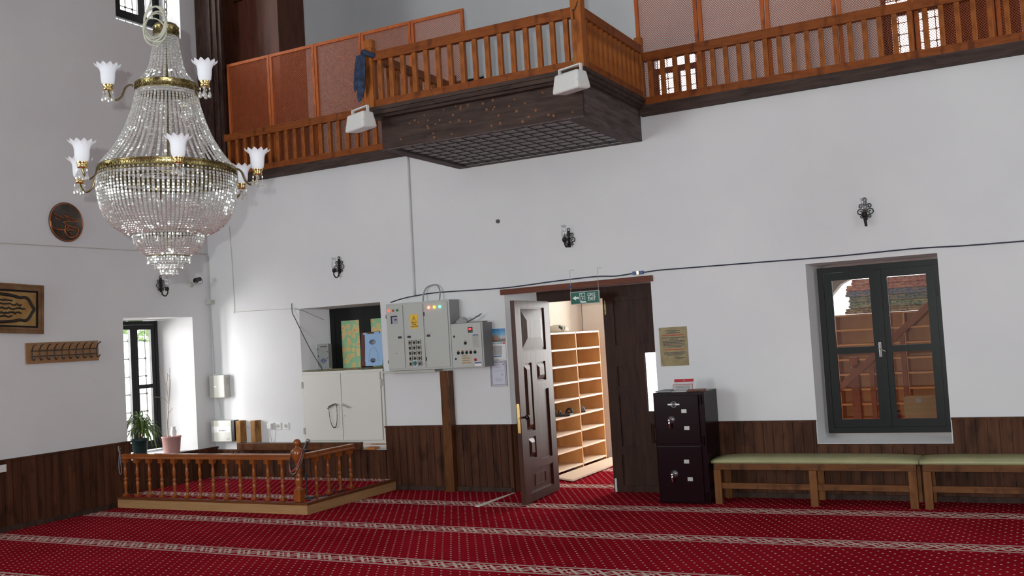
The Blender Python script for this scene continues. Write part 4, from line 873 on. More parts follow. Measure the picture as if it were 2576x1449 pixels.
m.box(0.03, 0.055, -0.006, -0.0052, -0.02, -0.004).build('print_lines', plain('violet_print', (0.42,0.42,0.56), 0.6), ce)
MB().lathe([(0.009,0),(0.001,0.0005)], 12, M=Matrix.Translation((-0.060, -0.0053, 0.092)) @ Matrix.Rotation(PI/2, 4, 'X')).lathe([(0.008,0),(0.001,0.0005)], 12, M=Matrix.Translation((0.060, -0.0053, 0.092)) @ Matrix.Rotation(PI/2, 4, 'X')).build('red_seals', plain('red_print2', (0.45,0.05,0.08), 0.5), ce)
MB().tube([(0.008*math.cos(a), -0.004, 0.138+0.008*math.sin(a)) for a in [2*PI*k/10 for k in range(10)]], 0.0015, 4, True).build('hanging_ring', STEEL, ce)

# ------------------------------------------------------------------ doorway
dl = struct(MB().box(4.03, 5.675, -0.030, -0.001, 2.005, 2.062, Matrix.Translation((4.03,0,2.03)) @ Matrix.Rotation(-0.010, 4, 'Y') @ Matrix.Translation((-4.03,0,-2.03))).build('trim_12', LINT))
fr = struct(bpy.data.objects.new('door_1', None)); S.collection.objects.link(fr)
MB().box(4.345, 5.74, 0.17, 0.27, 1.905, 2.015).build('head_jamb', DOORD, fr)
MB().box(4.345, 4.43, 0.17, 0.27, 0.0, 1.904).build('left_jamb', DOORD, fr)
def panels(m, rects, T):
    for (a, b, c, d, raised) in rects:
        # recessed field edge moulding and raised centre, on plane y=0 facing -y
        ww = 0.008
        m.box(a, b, -0.004, 0.0, c, c+ww, T).box(a, b, -0.004, 0.0, d-ww, d, T).box(a, a+ww, -0.004, 0.0, c+ww, d-ww, T).box(b-ww, b, -0.004, 0.0, c+ww, d-ww, T)
        if raised:
            i = min(b-a, d-c)*0.30; e = 0.012
            V = [(a+e, 0, c+e), (b-e, 0, c+e), (b-e, 0, d-e), (a+e, 0, d-e), (a+i, -0.022, c+i), (b-i, -0.022, c+i), (b-i, -0.022, d-i), (a+i, -0.022, d-i)]
            m.add(V, [(0,1,5,4),(1,2,6,5),(2,3,7,6),(3,0,4,7),(4,5,6,7)], T)
def leaf(L, H, rects, missing=None):
    """door leaf: stiles and rails as a grid around the panels"""
    m = MB(); xs = sorted({0, L, *[r[0] for r in rects], *[r[1] for r in rects]}); zs = sorted({0, H, *[r[2] for r in rects], *[r[3] for r in rects]})
    for i in range(len(xs)-1):
        for j in range(len(zs)-1):
            cx = (xs[i]+xs[i+1])/2; cz = (zs[j]+zs[j+1])/2
            inp = [r for r in rects if r[0] < cx < r[1] and r[2] < cz < r[3]]
            if not inp: m.box(xs[i], xs[i+1], -0.022, 0.022, zs[j], zs[j+1])
            elif inp[0] is not missing: m.box(xs[i], xs[i+1], -0.006, 0.006, zs[j], zs[j+1])
    return m
R1 = [(0.12, 0.66, 1.42, 1.83, True), (0.12, 0.30, 0.66, 1.30, True), (0.41, 0.62, 1.12, 1.30, True), (0.41, 0.66, 0.36, 1.03, False), (0.14, 0.30, 0.40, 0.60, True), (0.13, 0.66, 0.08, 0.29, False)]
# left leaf: standing open, square to the wall; local x runs from the lock edge to the hinge edge
ang = math.atan2(0.085-(-0.775), 4.515-4.575)
ll = thing('door_leaf', 'panelled brown door leaf standing open into the room', 'door', (4.553, -0.775, 0.015), ang)
LL = 0.862
R1 = [(a*LL/0.78, b*LL/0.78, c*0.995, d, r) for a, b, c, d, r in R1]
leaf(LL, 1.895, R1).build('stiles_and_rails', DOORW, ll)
m = MB(); T = Matrix.Translation((0, -0.007, 0)); panels(m, R1+[(0.29, 0.56, 0.13, 0.24, False)], T); m.build('raised_panels', DOORW, ll)
pl = MB().box(-0.004, -0.0005, -0.014, 0.014, 0.66, 0.93).build('lock_plate', BRASSP, ll); pl['label'] = 'brass lock plate'
MB().sphere((0.055, -0.062, 0.80), 0.024, 12, 8).cyl((0.055, -0.023, 0.80), (0.055, -0.055, 0.80), 0.010, 8).build('knob', plain('glossy_black_knob', (0.015,0.008,0.008), 0.12), ll)
MB().box(-0.016, -0.004, -0.006, 0.006, 0.78, 0.81).build('latch_bolt', BRASSP, ll)
# right leaf: shut, one panel missing
RR = [(0.11, 0.55, 1.30, 1.86, False), (0.11, 0.26, 1.02, 1.22, False), (0.11, 0.30, 0.44, 0.94, False), (0.395, 0.56, 0.775, 1.36-0.02, True), (0.42, 0.55, 0.46, 0.66, True), (0.10, 0.55, 0.06, 0.36, False)]
RR[0] = (0.11, 0.55, 1.42, 1.86, False)
rl = thing('door_leaf', 'dark door leaf standing shut, daylight showing through its missing panel', 'door', (5.10, 0.125, 0.003), 0)
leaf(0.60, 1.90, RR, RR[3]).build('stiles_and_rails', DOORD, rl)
m = MB(); panels(m, [r for r in RR if r is not RR[3]], T); m.build('raised_panels', DOORD, rl)
h1 = MB().box(0.018, 0.034, -0.028, -0.0225, 1.74, 1.86).cyl((0.026, -0.030, 1.73), (0.026, -0.030, 1.87), 0.006, 8).build('hinge', BRASS, rl)
h2 = MB().box(0.012, 0.032, -0.028, -0.0225, 0.0, 0.13).build('hinge', STEEL, rl)
tag(MB().prismz([(4.085,-0.10),(4.10,-0.10),(4.125,-0.86),(4.075,-0.86)], 0.001, 0.008).build('light_streak_strip', plain('painted_light_streak', (0.95,0.92,0.85), 0.25, 0.0)), 'streak of light shaped as a pale strip on the carpet beside the open door leaf', 'light streak')  # streak of light by the door, put in as a pale strip
# exit sign
ex = thing('exit_sign', 'green exit sign with arrow and running man hung above the door', 'sign', (5.012, -0.115, 1.912), 0)
MB().box(-0.152, 0.152, -0.010, 0.010, -0.062, 0.062, None, 0.002).build('casing', PANG, ex)
MB().box(-0.146, 0.146, -0.0118, -0.0102, -0.056, 0.056).build('green_face', plain('exit_green', (0.006, 0.11, 0.075), 0.35, 0, 0.2), ex)
WS = plain('sign_white', (0.80,0.83,0.82), 0.4); y0, y1 = -0.0135, -0.012
MB().prism([(-0.130,0.0),(-0.092,0.022),(-0.094,0.009),(-0.062,0.009),(-0.062,-0.009),(-0.094,-0.009),(-0.092,-0.022)][::-1], y0, y1).build('arrow', WS, ex)
m = MB(); m.box(-0.052, -0.048, y0, y1, -0.035, 0.044).box(-0.052, 0.006, y0, y1, 0.040, 0.045).box(0.002, 0.006, y0, y1, -0.02, 0.044).prism([(-0.052,-0.035),(-0.040,-0.050),(0.020,-0.050),(0.008,-0.036)][::-1], y0, y1).build('door_pictogram', WS, ex)
m = MB(); m.lathe([(0.0055,0),(0.0055,0.0012)], 10, M=Matrix.Translation((-0.034, -0.012, 0.029)) @ Matrix.Rotation(PI/2, 4, 'X'))
for a, b, r in (((-0.028,0.020),(-0.022,-0.004),0.004),((-0.028,0.017),(-0.040,0.004),0.0024),((-0.026,0.018),(-0.010,0.012),0.0026),((-0.010,0.012),(-0.006,0.002),0.0024),((-0.022,-0.004),(-0.010,-0.014),0.003),((-0.010,-0.014),(0.0,-0.022),0.003),((-0.022,-0.004),(-0.034,-0.030),0.003)): m.cyl((a[0], -0.0128, a[1]), (b[0], -0.0128, b[1]), r*0.75, 6)
m.build('running_man', WS, ex)
text('lettering', 'ÇIKIŞ', 0.043, (0.072, -0.0125, 0.024), WS, ex, sx=0.80, bold=0.0); text('lettering', 'EXIT', 0.048, (0.074, -0.0125, -0.018), WS, ex, sx=0.85, bold=0.0003)
for x in (-0.148, 0.145):
    m = MB()
    for k in range(17):
        z = 0.066+k*0.0125; r = 0.0045; f = k%2
        m.tube([(x+(r*0.5*math.cos(a) if f else 0), (0 if f else r*0.5*math.cos(a)), z+0.0078*math.sin(a)) for a in [2*PI*q/8 for q in range(8)]], 0.0011, 4, True)
    m.cyl((x, 0.0, 0.275), (x, 0.11, 0.285), 0.002, 5); m.build('chain', STEEL, ex)
MB().sphere((-0.144, -0.006, 0.115), 0.012, 8, 6).build('blue_tag', plain('blue_tape', (0.03,0.10,0.3), 0.5), ex)
# plaque by the door
pq = thing('brass_plaque', 'brass notice plaque screwed to the wall above the safe', 'plaque', (5.838, -0.002, 1.392), rot=(0, 0, 0))
MB().box(-0.136, 0.136, -0.004, 0, -0.182, 0.182).build('plate', mottled('dull_brass_sheet', (0.12,0.085,0.032), (0.20,0.15,0.065), 9, 0.4, 0.05, 60, 0.35), pq)
random.seed(21)
def words(m, z, x0, x1, h):
    x = x0
    while x < x1:
        w = random.uniform(0.010, 0.026); w = min(w, x1-x); m.box(x, x+w, -0.0052, -0.0041, z-h/2+random.uniform(-.0006,.0006), z+h/2); x += w+0.0035
m = MB()
for z, a, b in ((0.148,-0.065,0.072),(0.136,-0.035,0.04),(0.126,-0.06,0.072),(0.083,-0.11,0.115),(0.069,-0.04,0.045),(0.052,-0.105,0.112),(0.038,-0.108,0.112),(0.024,-0.10,0.11),(0.010,-0.105,0.112),(-0.004,-0.065,0.075),(-0.056,-0.105,0.11),(-0.069,-0.10,0.105),(-0.081,-0.065,0.08),(-0.108,0.0,0.105),(-0.118,0.03,0.07)):
    m = MB(); words(m, z, a, b, 0.0062); m.build('engraved_line', INK, pq)
for z, a, b in ((0.106, -0.105, 0.108), (-0.030, -0.085, 0.095)):
    m = MB(); words(m, z, a, b, 0.008); m.build('red_line', REDI, pq)
m = MB()
for x in (-0.124, 0.124):
    for z in (-0.170, 0.170): m.sphere((x, -0.004, z), 0.0055, 8, 5)
m.build('screws', CHROME, pq)

# ------------------------------------------------------------------ safe
sf = thing('safe', 'tall dark maroon safe with two doors and chrome handles', 'safe', (5.765, -0.46, 0.0))
SW, SD, SH = 0.47, 0.40, 0.99
MB().box(0, SW, 0.0, SD, 0.01, SH, None, 0.006).build('body', SAFE, sf)
for z0, z1, hz in ((0.02, 0.515, 0.27), (0.535, 0.965, 0.75)):
    d = MB().box(0.012, SW-0.05, -0.016, -0.001, z0, z1, None, 0.005).build('door', SAFE, sf)
    x = 0.165 if z0 > 0.3 else 0.160
    MB().lathe([(0.034,0),(0.034,0.004),(0.026,0.006),(0.026,0.010),(0.001,0.012)], 20, M=Matrix.Translation((x, -0.017, hz)) @ Matrix.Rotation(PI/2, 4, 'X')).build('handle_rosette', plain('brushed_steel', (0.35,0.35,0.36), 0.3, 0.9), d)
    MB().tube([(x, -0.028, hz), (x-0.012, -0.05, hz-0.005), (x-0.012, -0.052, hz-0.035), (x-0.008, -0.050, hz-0.075)], [0.013, 0.013, 0.010, 0.007], 10).sphere((x-0.012, -0.05, hz-0.003), 0.016, 10, 7).build('handle', CHROME, d)
    for (a, b) in (((0.262, 0.075), (0.278, -0.075)) if z0 > 0.3 else ((0.255, 0.110), (0.278, -0.045))):
        MB().box(a, a+0.048, -0.020, -0.0165, hz+b-0.017, hz+b+0.017, None, 0.002).build('keyhole_cover', plain('satin_nickel', (0.42,0.42,0.40), 0.35, 0.4), d)
for z in (0.88, 0.52, 0.03): MB().cyl((SW-0.03, -0.010, z), (SW-0.03, -0.010, z+0.085), 0.010, 10).build('hinge', SAFE, sf)
bd_ = MB(); T = Matrix.Translation((0.195, -0.018, 0.885)) @ Matrix.Rotation(PI/2, 4, 'X')
bd_.lathe([(0.027,0),(0.027,0.003),(0.022,0.003),(0.022,0),(0.027,0)], 20, M=T, cap=False).box(0.14, 0.25, -0.0225, -0.018, 0.878, 0.892, None, 0.003)
b_ = bd_.build('maker_badge', plain('badge_silver', (0.45,0.45,0.45), 0.3, 0.6), sf); MB().box(0.178, 0.212, -0.0232, -0.0226, 0.881, 0.888).build('badge_marking', INK, b_)
tag(MB().box(5.78, 5.93, -0.44, -0.20, SH+0.002, SH+0.014, None, 0.002).build('closed_notebook', plain('grey_notebook', (0.20,0.21,0.21), 0.5)), 'thin grey notebook lying on the left of the safe', 'notebook')
lf = thing('leaflet_stand', 'small red topped leaflet standing up on the safe', 'leaflet', (6.01, -0.33, SH+0.003), rot=(math.radians(-16), 0, math.radians(4)))
MB().box(-0.095, 0.085, -0.002, 0.0, 0, 0.062).build('lower_page', GREYP, lf)
MB().box(-0.085, 0.092, 0.001, 0.003, 0.060, 0.112, Matrix.Translation((0,0.0,0))).build('upper_page', plain('pale_page', (0.5,0.5,0.52), 0.4), lf)
rb = MB().box(-0.085, 0.092, -0.001, 0.0008, 0.083, 0.110).build('red_band', plain('flag_red', (0.42,0.01,0.015), 0.4), lf)
text('crescent', '(', 0.018, (0.003, -0.0014, 0.097), plain('pale_gold', (0.7,0.55,0.35), 0.5), rb); text('star', '*', 0.014, (0.010, -0.0014, 0.094), plain('pale_gold', (0,0,0)), rb)
m = MB(); random.seed(4)
for z in (0.016, 0.030, 0.044): words(m, z, -0.07, 0.06, 0.005)
m2 = MB(); m2.v = [(a, b+0.003, c) for a, b, c in m.v]; m2.f = m.f; m2.sm = m.sm; m2.build('print_lines', plain('mid_grey_ink', (0.15,0.15,0.15), 0.6), lf)
m = MB(); rectframe(m, -0.096, 0.086, -0.001, 0.063, 0.004, -0.0028, -0.0021); m.build('red_edge', REDI, lf)
tag(MB().prismz([(6.08,-0.44),(6.23,-0.36),(6.19,-0.24),(6.05,-0.32)], SH+0.002, SH+0.016).build('small_book', plain('brown_leather', (0.14,0.04,0.02), 0.5)), 'small brown book lying at the right of the safe top', 'book')
tag(MB().prismz([(5.935,-0.445),(6.075,-0.445),(6.06,-0.37),(5.94,-0.36)], SH+0.002, SH+0.008).build('paper_sheet', GREYP), 'grey paper lying in front of the leaflet on the safe', 'paper')

# ------------------------------------------------------------------ benches
def bench(label, L, loc, legs):
    t = thing('bench', label, 'bench', loc, 0, 'long benches along the back wall')
    bm = MB(); vs = []; n = 24
    prof = [(-0.005, 0.0), (-0.012, 0.022), (0.01, 0.042), (0.10, 0.052), (0.28, 0.052), (0.36, 0.042), (0.375, 0.022), (0.368, 0.0)]
    for i in range(n+1):
        u = i/n; e = 1-0.35*(abs(2*u-1)**8); x = -0.02+(L+0.04)*u
        for (yy, zz) in prof: vs.append((x, yy, 0.355+zz*e))
    k = len(prof); fs = [(i*k+j, (i+1)*k+j, (i+1)*k+(j+1)%k, i*k+(j+1)%k) for i in range(n) for j in range(k)]
    fs += [tuple(range(k)), tuple(n*k+j for j in range(k-1, -1, -1))]
    bm.add(vs, fs, None, True); bm.build('seat_cushion', OLIVE, t)
    MB().box(0, L, 0.0, 0.025, 0.30, 0.354).box(0, L, 0.335, 0.36, 0.30, 0.354).build('apron', BENCHX, t)
    for x in legs:
        for y in (-0.012, 0.312):
            MB().box(x, x+0.062, y, y+0.05, 0.0, 0.299, None, 0.003).build('leg', BENCHW, t)
    MB().box(0.03, L-0.03, 0.005, 0.03, 0.135, 0.185).build('stretcher', BENCHX, t)
    return t
bench('olive topped wooden bench between the safe and the middle of the right window', 1.665, (6.262, -0.40, 0), (0.0, 0.82, 1.603))
bench('olive topped wooden bench running out of the right edge', 1.75, (7.975, -0.40, 0), (0.0, 0.87, 1.68))

# ------------------------------------------------------------------ corner platform and its railing
pf = thing('platform', 'low carpeted wooden platform in the left corner', 'platform', (0, 0, 0))
MB().box(0.045, 2.62, -1.52, -1.495, 0, 0.088).box(2.595, 2.62, -1.494, -0.035, 0, 0.088).build('fascia', PLATW, pf)
MB().box(0.045, 2.625, -1.525, -1.47, 0.0885, 0.112).box(2.565, 2.625, -1.469, -0.035, 0.0885, 0.112).build('edge_moulding', PLATE, pf)
MB().box(0.045, 2.564, -1.468, -0.035, 0.06, 0.114).build('platform_carpet', CARPET2, pf)
TP = [(0.024,0.0),(0.024,0.018),(0.016,0.028),(0.012,0.045),(0.017,0.09),(0.021,0.125),(0.019,0.145),(0.012,0.158),(0.020,0.170),(0.021,0.180),(0.012,0.192),(0.010,0.200),(0.018,0.225),(0.020,0.245),(0.015,0.290),(0.012,0.325),(0.018,0.338),(0.025,0.348),(0.025,0.386)]
def pbal(t, pts, h):
    first = None; k = h/0.386
    for (x, y) in pts:
        if first is None:
            m = MB(); m.lathe([(r, z*k) for r, z in TP], 12); m.box(-0.026, 0.026, -0.026, 0.026, 0, 0.022*k).box(-0.026, 0.026, -0.026, 0.026, 0.345*k, h); first = m.build('turned_baluster', TURN, t); first.location = (x, y, 0.113); o = first
        else: o = first.copy(); S.collection.objects.link(o); o.parent = t; o.location = (x, y, 0.113)
pr = thing('platform_railing', 'glossy brown railing with turned balusters round the corner platform', 'railing', (0, 0, 0))
RP = [(-0.035,0.0),(-0.035,0.012),(-0.028,0.026),(-0.032,0.036),(-0.030,0.052),(0.030,0.052),(0.032,0.036),(0.028,0.026),(0.035,0.012),(0.035,0.0)]
m = MB()
vs = [(0.05, -1.44+a, 0.512+b) for a, b in RP]+[(2.41, -1.44+a, 0.512+b) for a, b in RP]; k = len(RP)
m.add(vs, [tuple(range(k)), tuple(range(2*k-1, k-1, -1))]+[(i, i+k, (i+1)%k+k, (i+1)%k) for i in range(k)])
vs = [(2.50+a, -1.39, 0.512+b) for a, b in RP]+[(2.50+a, -0.62, 0.512+b) for a, b in RP]
m.add(vs, [tuple(range(k)), tuple(range(2*k-1, k-1, -1))]+[(i, i+k, (i+1)%k+k, (i+1)%k) for i in range(k)])
m.build('handrail', TURNX, pr)
pbal(pr, [(0.085+i*0.1815, -1.44) for i in range(13)]+[(2.50, y) for y in (-1.22, -1.03, -0.845, -0.665)], 0.398)
nw = MB(); nw.box(-0.038, 0.038, -0.038, 0.038, 0.0, 0.115, None, 0.006)
nw.lathe([(0.045,0.114),(0.034,0.125),(0.030,0.14),(0.038,0.18),(0.042,0.215),(0.030,0.24),(0.036,0.25),(0.024,0.262),(0.034,0.285),(0.038,0.30),(0.026,0.33),(0.028,0.38),(0.046,0.405)], 18)
nw.lathe([(0.030,0.375),(0.044,0.395),(0.056,0.42),(0.058,0.485),(0.050,0.500),(0.030,0.508),(0.018,0.520),(0.016,0.53)], 8)
nw.sphere((0, 0, 0.562), 0.037, 18, 12)
o = nw.build('newel', TURN, pr); o.location = (2.475, -1.45, 0.113)
# bead strings on the newel
def necklace(label, mat, rx, drop, ph, r=0.0045):
    pts = []
    for k in range(40):
        a = 2*PI*k/40; zz = -drop*max(0, -math.sin(a+ph))**0.8
        pts.append((rx*math.cos(a), rx*math.sin(a)*0.95, zz))
    m = MB(); m.tube(pts, r, 6, True); o = m.build('bead_string', mat); o.location = (2.475, -1.45, 0.60); return tag(o, label, 'beads', 'bead strings on the newel')
necklace('dark brown bead string hanging lowest on the newel', plain('brown_beads', (0.04,0.012,0.010), 0.35), 0.085, 0.24, 0.2, 0.007)
necklace('pink bead string hanging on the newel', plain('pink_beads', (0.45,0.09,0.13), 0.4), 0.080, 0.19, 0.3)
necklace('black bead string hanging highest on the newel', BLACKM, 0.076, 0.15, 0.1, 0.006)
necklace('pale brown bead string hanging between the pink and brown ones', plain('tan_beads', (0.32,0.17,0.11), 0.4), 0.083, 0.215, 0.05, 0.005)
# microphone stand
ms = thing('microphone_stand', 'black microphone stand with a silver headed microphone behind the newel', 'microphone stand', (2.44, -1.30, 0.115))
MB().lathe([(0.075,0),(0.075,0.008),(0.05,0.016),(0.012,0.022)], 20).build('base', BLACKM, ms)
MB().cyl((0,0,0.02),(0,0,0.20),0.006,8).cyl((0,0,0.18),(0,0,0.24),0.013,10).cyl((0,0,0.24),(0,0,0.47),0.006,8).build('pole', BLACKM, ms)
mi = MB().cyl((0.0,-0.03,0.455),(0.035,0.0,0.545),0.011,10,0.016).build('microphone', plain('dark_metal', (0.08,0.08,0.085), 0.3, 0.7), ms)
MB().sphere((0.040,0.004,0.56),0.022,12,8).build('grille_ball', plain('silver_mesh', (0.42,0.42,0.42), 0.45, 0.8), mi)
cabl('microphone_cable', [(2.50,-1.28,0.122),(2.56,-1.10,0.119),(2.50,-0.95,0.119),(2.48,-0.90,0.16),(2.52,-0.80,0.15),(2.55,-0.86,0.119),(2.49,-0.98,0.119),(2.44,-0.90,0.175),(2.50,-0.80,0.17),(2.54,-0.84,0.125),(2.46,-1.0,0.119)], 0.004, BLACKM, 'tangled black cable on the platform among the side balusters')

# ------------------------------------------------------------------ window sill plants
SOIL = plain('dark_soil', (0.03,0.02,0.015), 0.95)
p1 = thing('potted_plant', 'green long leaved plant in a dark green pot on the left sill', 'plant', (-0.06, -1.10, 0.472))
MB().lathe([(0.065,0),(0.088,0.19),(0.095,0.19),(0.095,0.215),(0.086,0.215),(0.080,0.195)], 24).build('pot', plain('dark_green_pot', (0.016,0.045,0.045), 0.45), p1)
MB().lathe([(0.080,0.190),(0.001,0.196)], 20, cap=False).build('soil', SOIL, p1)
MB().tube(smooth_path([(0,0,0.19),(0.004,0.006,0.30),(0,0,0.42)]), [0.012]*13, 7).tube(smooth_path([(0.02,0.01,0.19),(0.03,0.02,0.27),(0.035,0.03,0.36)]), 0.009, 7).build('stem', plain('brown_stem', (0.12,0.08,0.04), 0.8), p1)
def leafmat():
    m, nt, p = _new('long_leaf_green'); c = ramp(nt, [(0.3, (0.03,0.085,0.015)), (0.7, (0.16,0.24,0.045))], noise(nt, coords(nt, (9,9,9)), 1, 3)); nt.links.new(c, p.inputs['Base Color']); p.inputs['Roughness'].default_value = 0.4; p.inputs['Transmission Weight'].default_value = 0.0
    return m
LEAF = leafmat(); random.seed(12)
def frond(m, base, az, up, ln, w, droop):
    vs = []; n = 9; d = Vector((math.cos(az), math.sin(az), 0)); s_ = Vector((-math.sin(az), math.cos(az), 0))
    for i in range(n+1):
        t = i/n; p = Vector(base)+d*(ln*math.cos(up)*t*(1-0.25*droop*t))+Vector((0,0,1))*(ln*math.sin(up)*t-droop*ln*t*t); ww = w*math.sin(PI*min(0.98, 0.12+0.88*t))**0.6/2
        vs += [p-s_*ww, p+Vector((0,0,-ww*0.4)), p+s_*ww]
    m.add([tuple(v) for v in vs], [(i*3+j, i*3+j+1, (i+1)*3+j+1, (i+1)*3+j) for i in range(n) for j in (0, 1)], None, True)
first = 0
for k in range(88):
    m = MB(); b = (0, 0, random.uniform(0.30, 0.46)) if k%3 else (0.035, 0.03, random.uniform(0.28, 0.37))
    frond(m, b, random.uniform(0, 2*PI), random.uniform(0.1, 1.35), random.uniform(0.24, 0.42), 0.022, random.uniform(0.45, 1.15)); m.build('leaf', LEAF, p1)
p2 = thing('potted_plant', 'bare thin shrub in a dusty pink pot on the left sill', 'plant', (-0.02, -0.68, 0.472))
mq = MB(); mq.lathe([(0.088,0),(0.106,0.175),(0.112,0.18),(0.112,0.195),(0.103,0.195),(0.098,0.180)], 28); mq.build('pot', plain('dusty_pink_pot', (0.48,0.26,0.24), 0.5), p2)
MB().lathe([(0.098,0.176),(0.001,0.18)], 20, cap=False).build('soil', SOIL, p2)
TW = plain('pale_twig', (0.38,0.30,0.20), 0.8); m = MB()
m.tube(smooth_path([(-0.02,-0.03,0.17),(-0.015,-0.035,0.35),(0.0,-0.02,0.55),(0.0,0.01,0.75)]), [0.008-0.0003*i for i in range(19)], 6)
for a, b, c in (((0,-0.02,0.55),(0.0,0.0,0.72),(0.01,0.01,0.98)), ((0,-0.02,0.60),(0.0,-0.05,0.78),(0.0,-0.13,0.97)), ((0,-0.02,0.57),(0.0,-0.10,0.64),(0,-0.22,0.66)), ((-0.01,-0.03,0.45),(0.0,0.02,0.50),(0,0.03,0.52)), ((0,0.01,0.74),(0.0,0.02,0.82),(0,0.0,0.90)), ((0,-0.05,0.78),(0.01,-0.03,0.86),(0.01,-0.03,0.92))): m.tube(smooth_path([a, b, c]), 0.003, 5)
m.build('branches', TW, p2)
m = MB(); m.lathe([(0.028,0.19),(0.036,0.24),(0.022,0.285),(0.030,0.30)], 12, (0.0,0.035,0)); m.build('plastic_bag', plain('white_bag', (0.8,0.82,0.84), 0.4), p2)
tag(MB().add([(0.02,-0.97,0.473),(0.03,-0.42,0.473),(-0.20,-0.45,0.473),(-0.18,-0.90,0.473),(0.035,-0.99,0.470),(0.045,-0.40,0.470),(0.02,-0.97,0.469),(0.03,-0.42,0.469),(-0.20,-0.45,0.469),(-0.18,-0.90,0.469)], [(0,1,2,3),(4,5,1,0),(9,8,7,6),(6,7,5,4),(1,5,7,8,2),(0,3,9,6,4)]).build('newspaper', plain('old_newspaper', (0.50,0.47,0.42), 0.8), None, (0,0,0.0025)), 'old newspaper spread under the pink pot on the sill', 'newspaper')

# ------------------------------------------------------------------ porch: shoe shelves seen through the door
def shelf_unit(name, label, cat, loc, rotz, W_, H_, D_, bays, rows, lev=None):
    t = thing(name, label, cat, loc, rotz)
    MB().box(0, W_, D_-0.012, D_, 0, H_).build('back_panel', SHELFW, t)
    for i in range(bays+1):
        x = (W_-0.022)*i/bays; MB().box(x, x+0.022, 0, D_-0.0125, 0, H_).build('upright', SHELFW, t)
    bw = (W_-0.022)/bays
    for b in range(bays):
        for r in range(rows+1):
            z = 0.045+(H_-0.065)*r/rows; MB().box(b*bw+0.0225, (b+1)*bw-0.0005, -0.003, D_-0.0125, z, z+0.020).build('shelf', SHELFE if cat == 'shoe shelf' else SHELFW, t)
    return t
# local -y faces +x (rotz = +90deg); local x = world y
shelf_unit('shoe_shelf', 'tall open pine shoe shelf seen through the doorway', 'shoe shelf', (4.085, 0.96, 0.0), PI/2, 1.42, 1.59, 0.30, 2, 8)
def shoe(label, loc, rz, sc=1.0, col=(0.02,0.02,0.025), sandal=True):
    t = thing('sandal' if sandal else 'shoe', label, 'footwear', loc, rz)
    m = MB(); pts = [(0.035*math.sin(a)*(1.0 if math.cos(a) < 0 else 1.15)*sc, 0.13*math.cos(a)*sc) for a in [2*PI*k/20 for k in range(20)]][::-1]
    m.prismz(pts, 0, 0.022); m.build('sole', plain('shoe_sole_%.2f' % col[2], col, 0.6), t)
    if sandal:
        MB().tube([(0.038*math.cos(a)*sc, 0.05, 0.02+0.045*math.sin(a)) for a in [PI*k/10 for k in range(11)]], 0.012, 6).tube([(0.036*math.cos(a)*sc, -0.01, 0.02+0.045*math.sin(a)) for a in [PI*k/10 for k in range(11)]], 0.011, 6).build('straps', plain('shoe_strap', (0.025,0.022,0.02), 0.6), t)
    else:
        MB().lathe([(0.040,0.02),(0.040,0.05),(0.028,0.075),(0.024,0.075)], 14, M=Matrix.Diagonal((0.9,2.9,1,1))).build('upper', plain('shoe_grey', (0.12,0.13,0.15), 0.6), t)
    return t
zs4 = 0.045+(1.59-0.065)*2/8+0.021; zs5 = 0.045+(1.59-0.065)*3/8+0.021
shoe('black strapped sandal on the left bay of the shoe shelf, nearer the doorway', (3.99, 1.28, zs5), PI/2+0.2)
shoe('black strapped sandal lying at the board edge of the shelf\'s left bay', (4.02, 1.50, zs5), 0.35)
shoe('grey shoe on the right bay of the shoe shelf', (3.98, 1.79, zs5), PI/2-0.1, 0.95, (0.05,0.05,0.055), False)
bg_ = thing('cloth_bag', 'cream and dark green bag lying on top of the shoe shelf', 'bag', (3.94, 1.50, 1.592), 0)
m = MB(); m.lathe([(0.001,0.0),(0.09,0.003),(0.10,0.03),(0.075,0.075),(0.03,0.09),(0.001,0.092)], 14, M=Matrix.Diagonal((0.9,2.4,1,1)), cap=False); m.build('body', plain('cream_cloth', (0.55,0.50,0.40), 0.7), bg_)
MB().sphere((0.045,-0.07,0.045), 0.045, 12, 8, (1,1,0.8)).build('dark_flap', plain('dark_green_cloth', (0.05,0.06,0.035), 0.8), bg_)
MB().tube(smooth_path([(0.085,-0.05,0.07),(0.095,-0.06,0.03),(0.09,-0.01,0.02),(0.085,0.02,0.07)]), 0.006, 6).build('handle', plain('cream_cloth', (0,0,0)), bg_)
tag(MB().prismz([(4.12,0.80),(4.42,0.62),(4.40,2.3),(4.12,2.4)], 0.012, 0.03).build('loose_board', SHELFE), 'pale loose board lying on the carpet before the shoe shelf', 'board')
tag(MB().box(4.36, 4.62, 2.35, 2.7, 0.002, 0.05).build('wood_offcut', SHELFW), 'orange wood block on the porch floor beyond the loose board', 'wood block')
tag(MB().box(3.96, 4.02, 1.70, 1.73, 0.83, 0.87).build('blue_scrap', plain('sky_blue_plastic', (0.1,0.4,0.7), 0.5)), 'small blue scrap on a board of the shoe shelf', 'scrap')
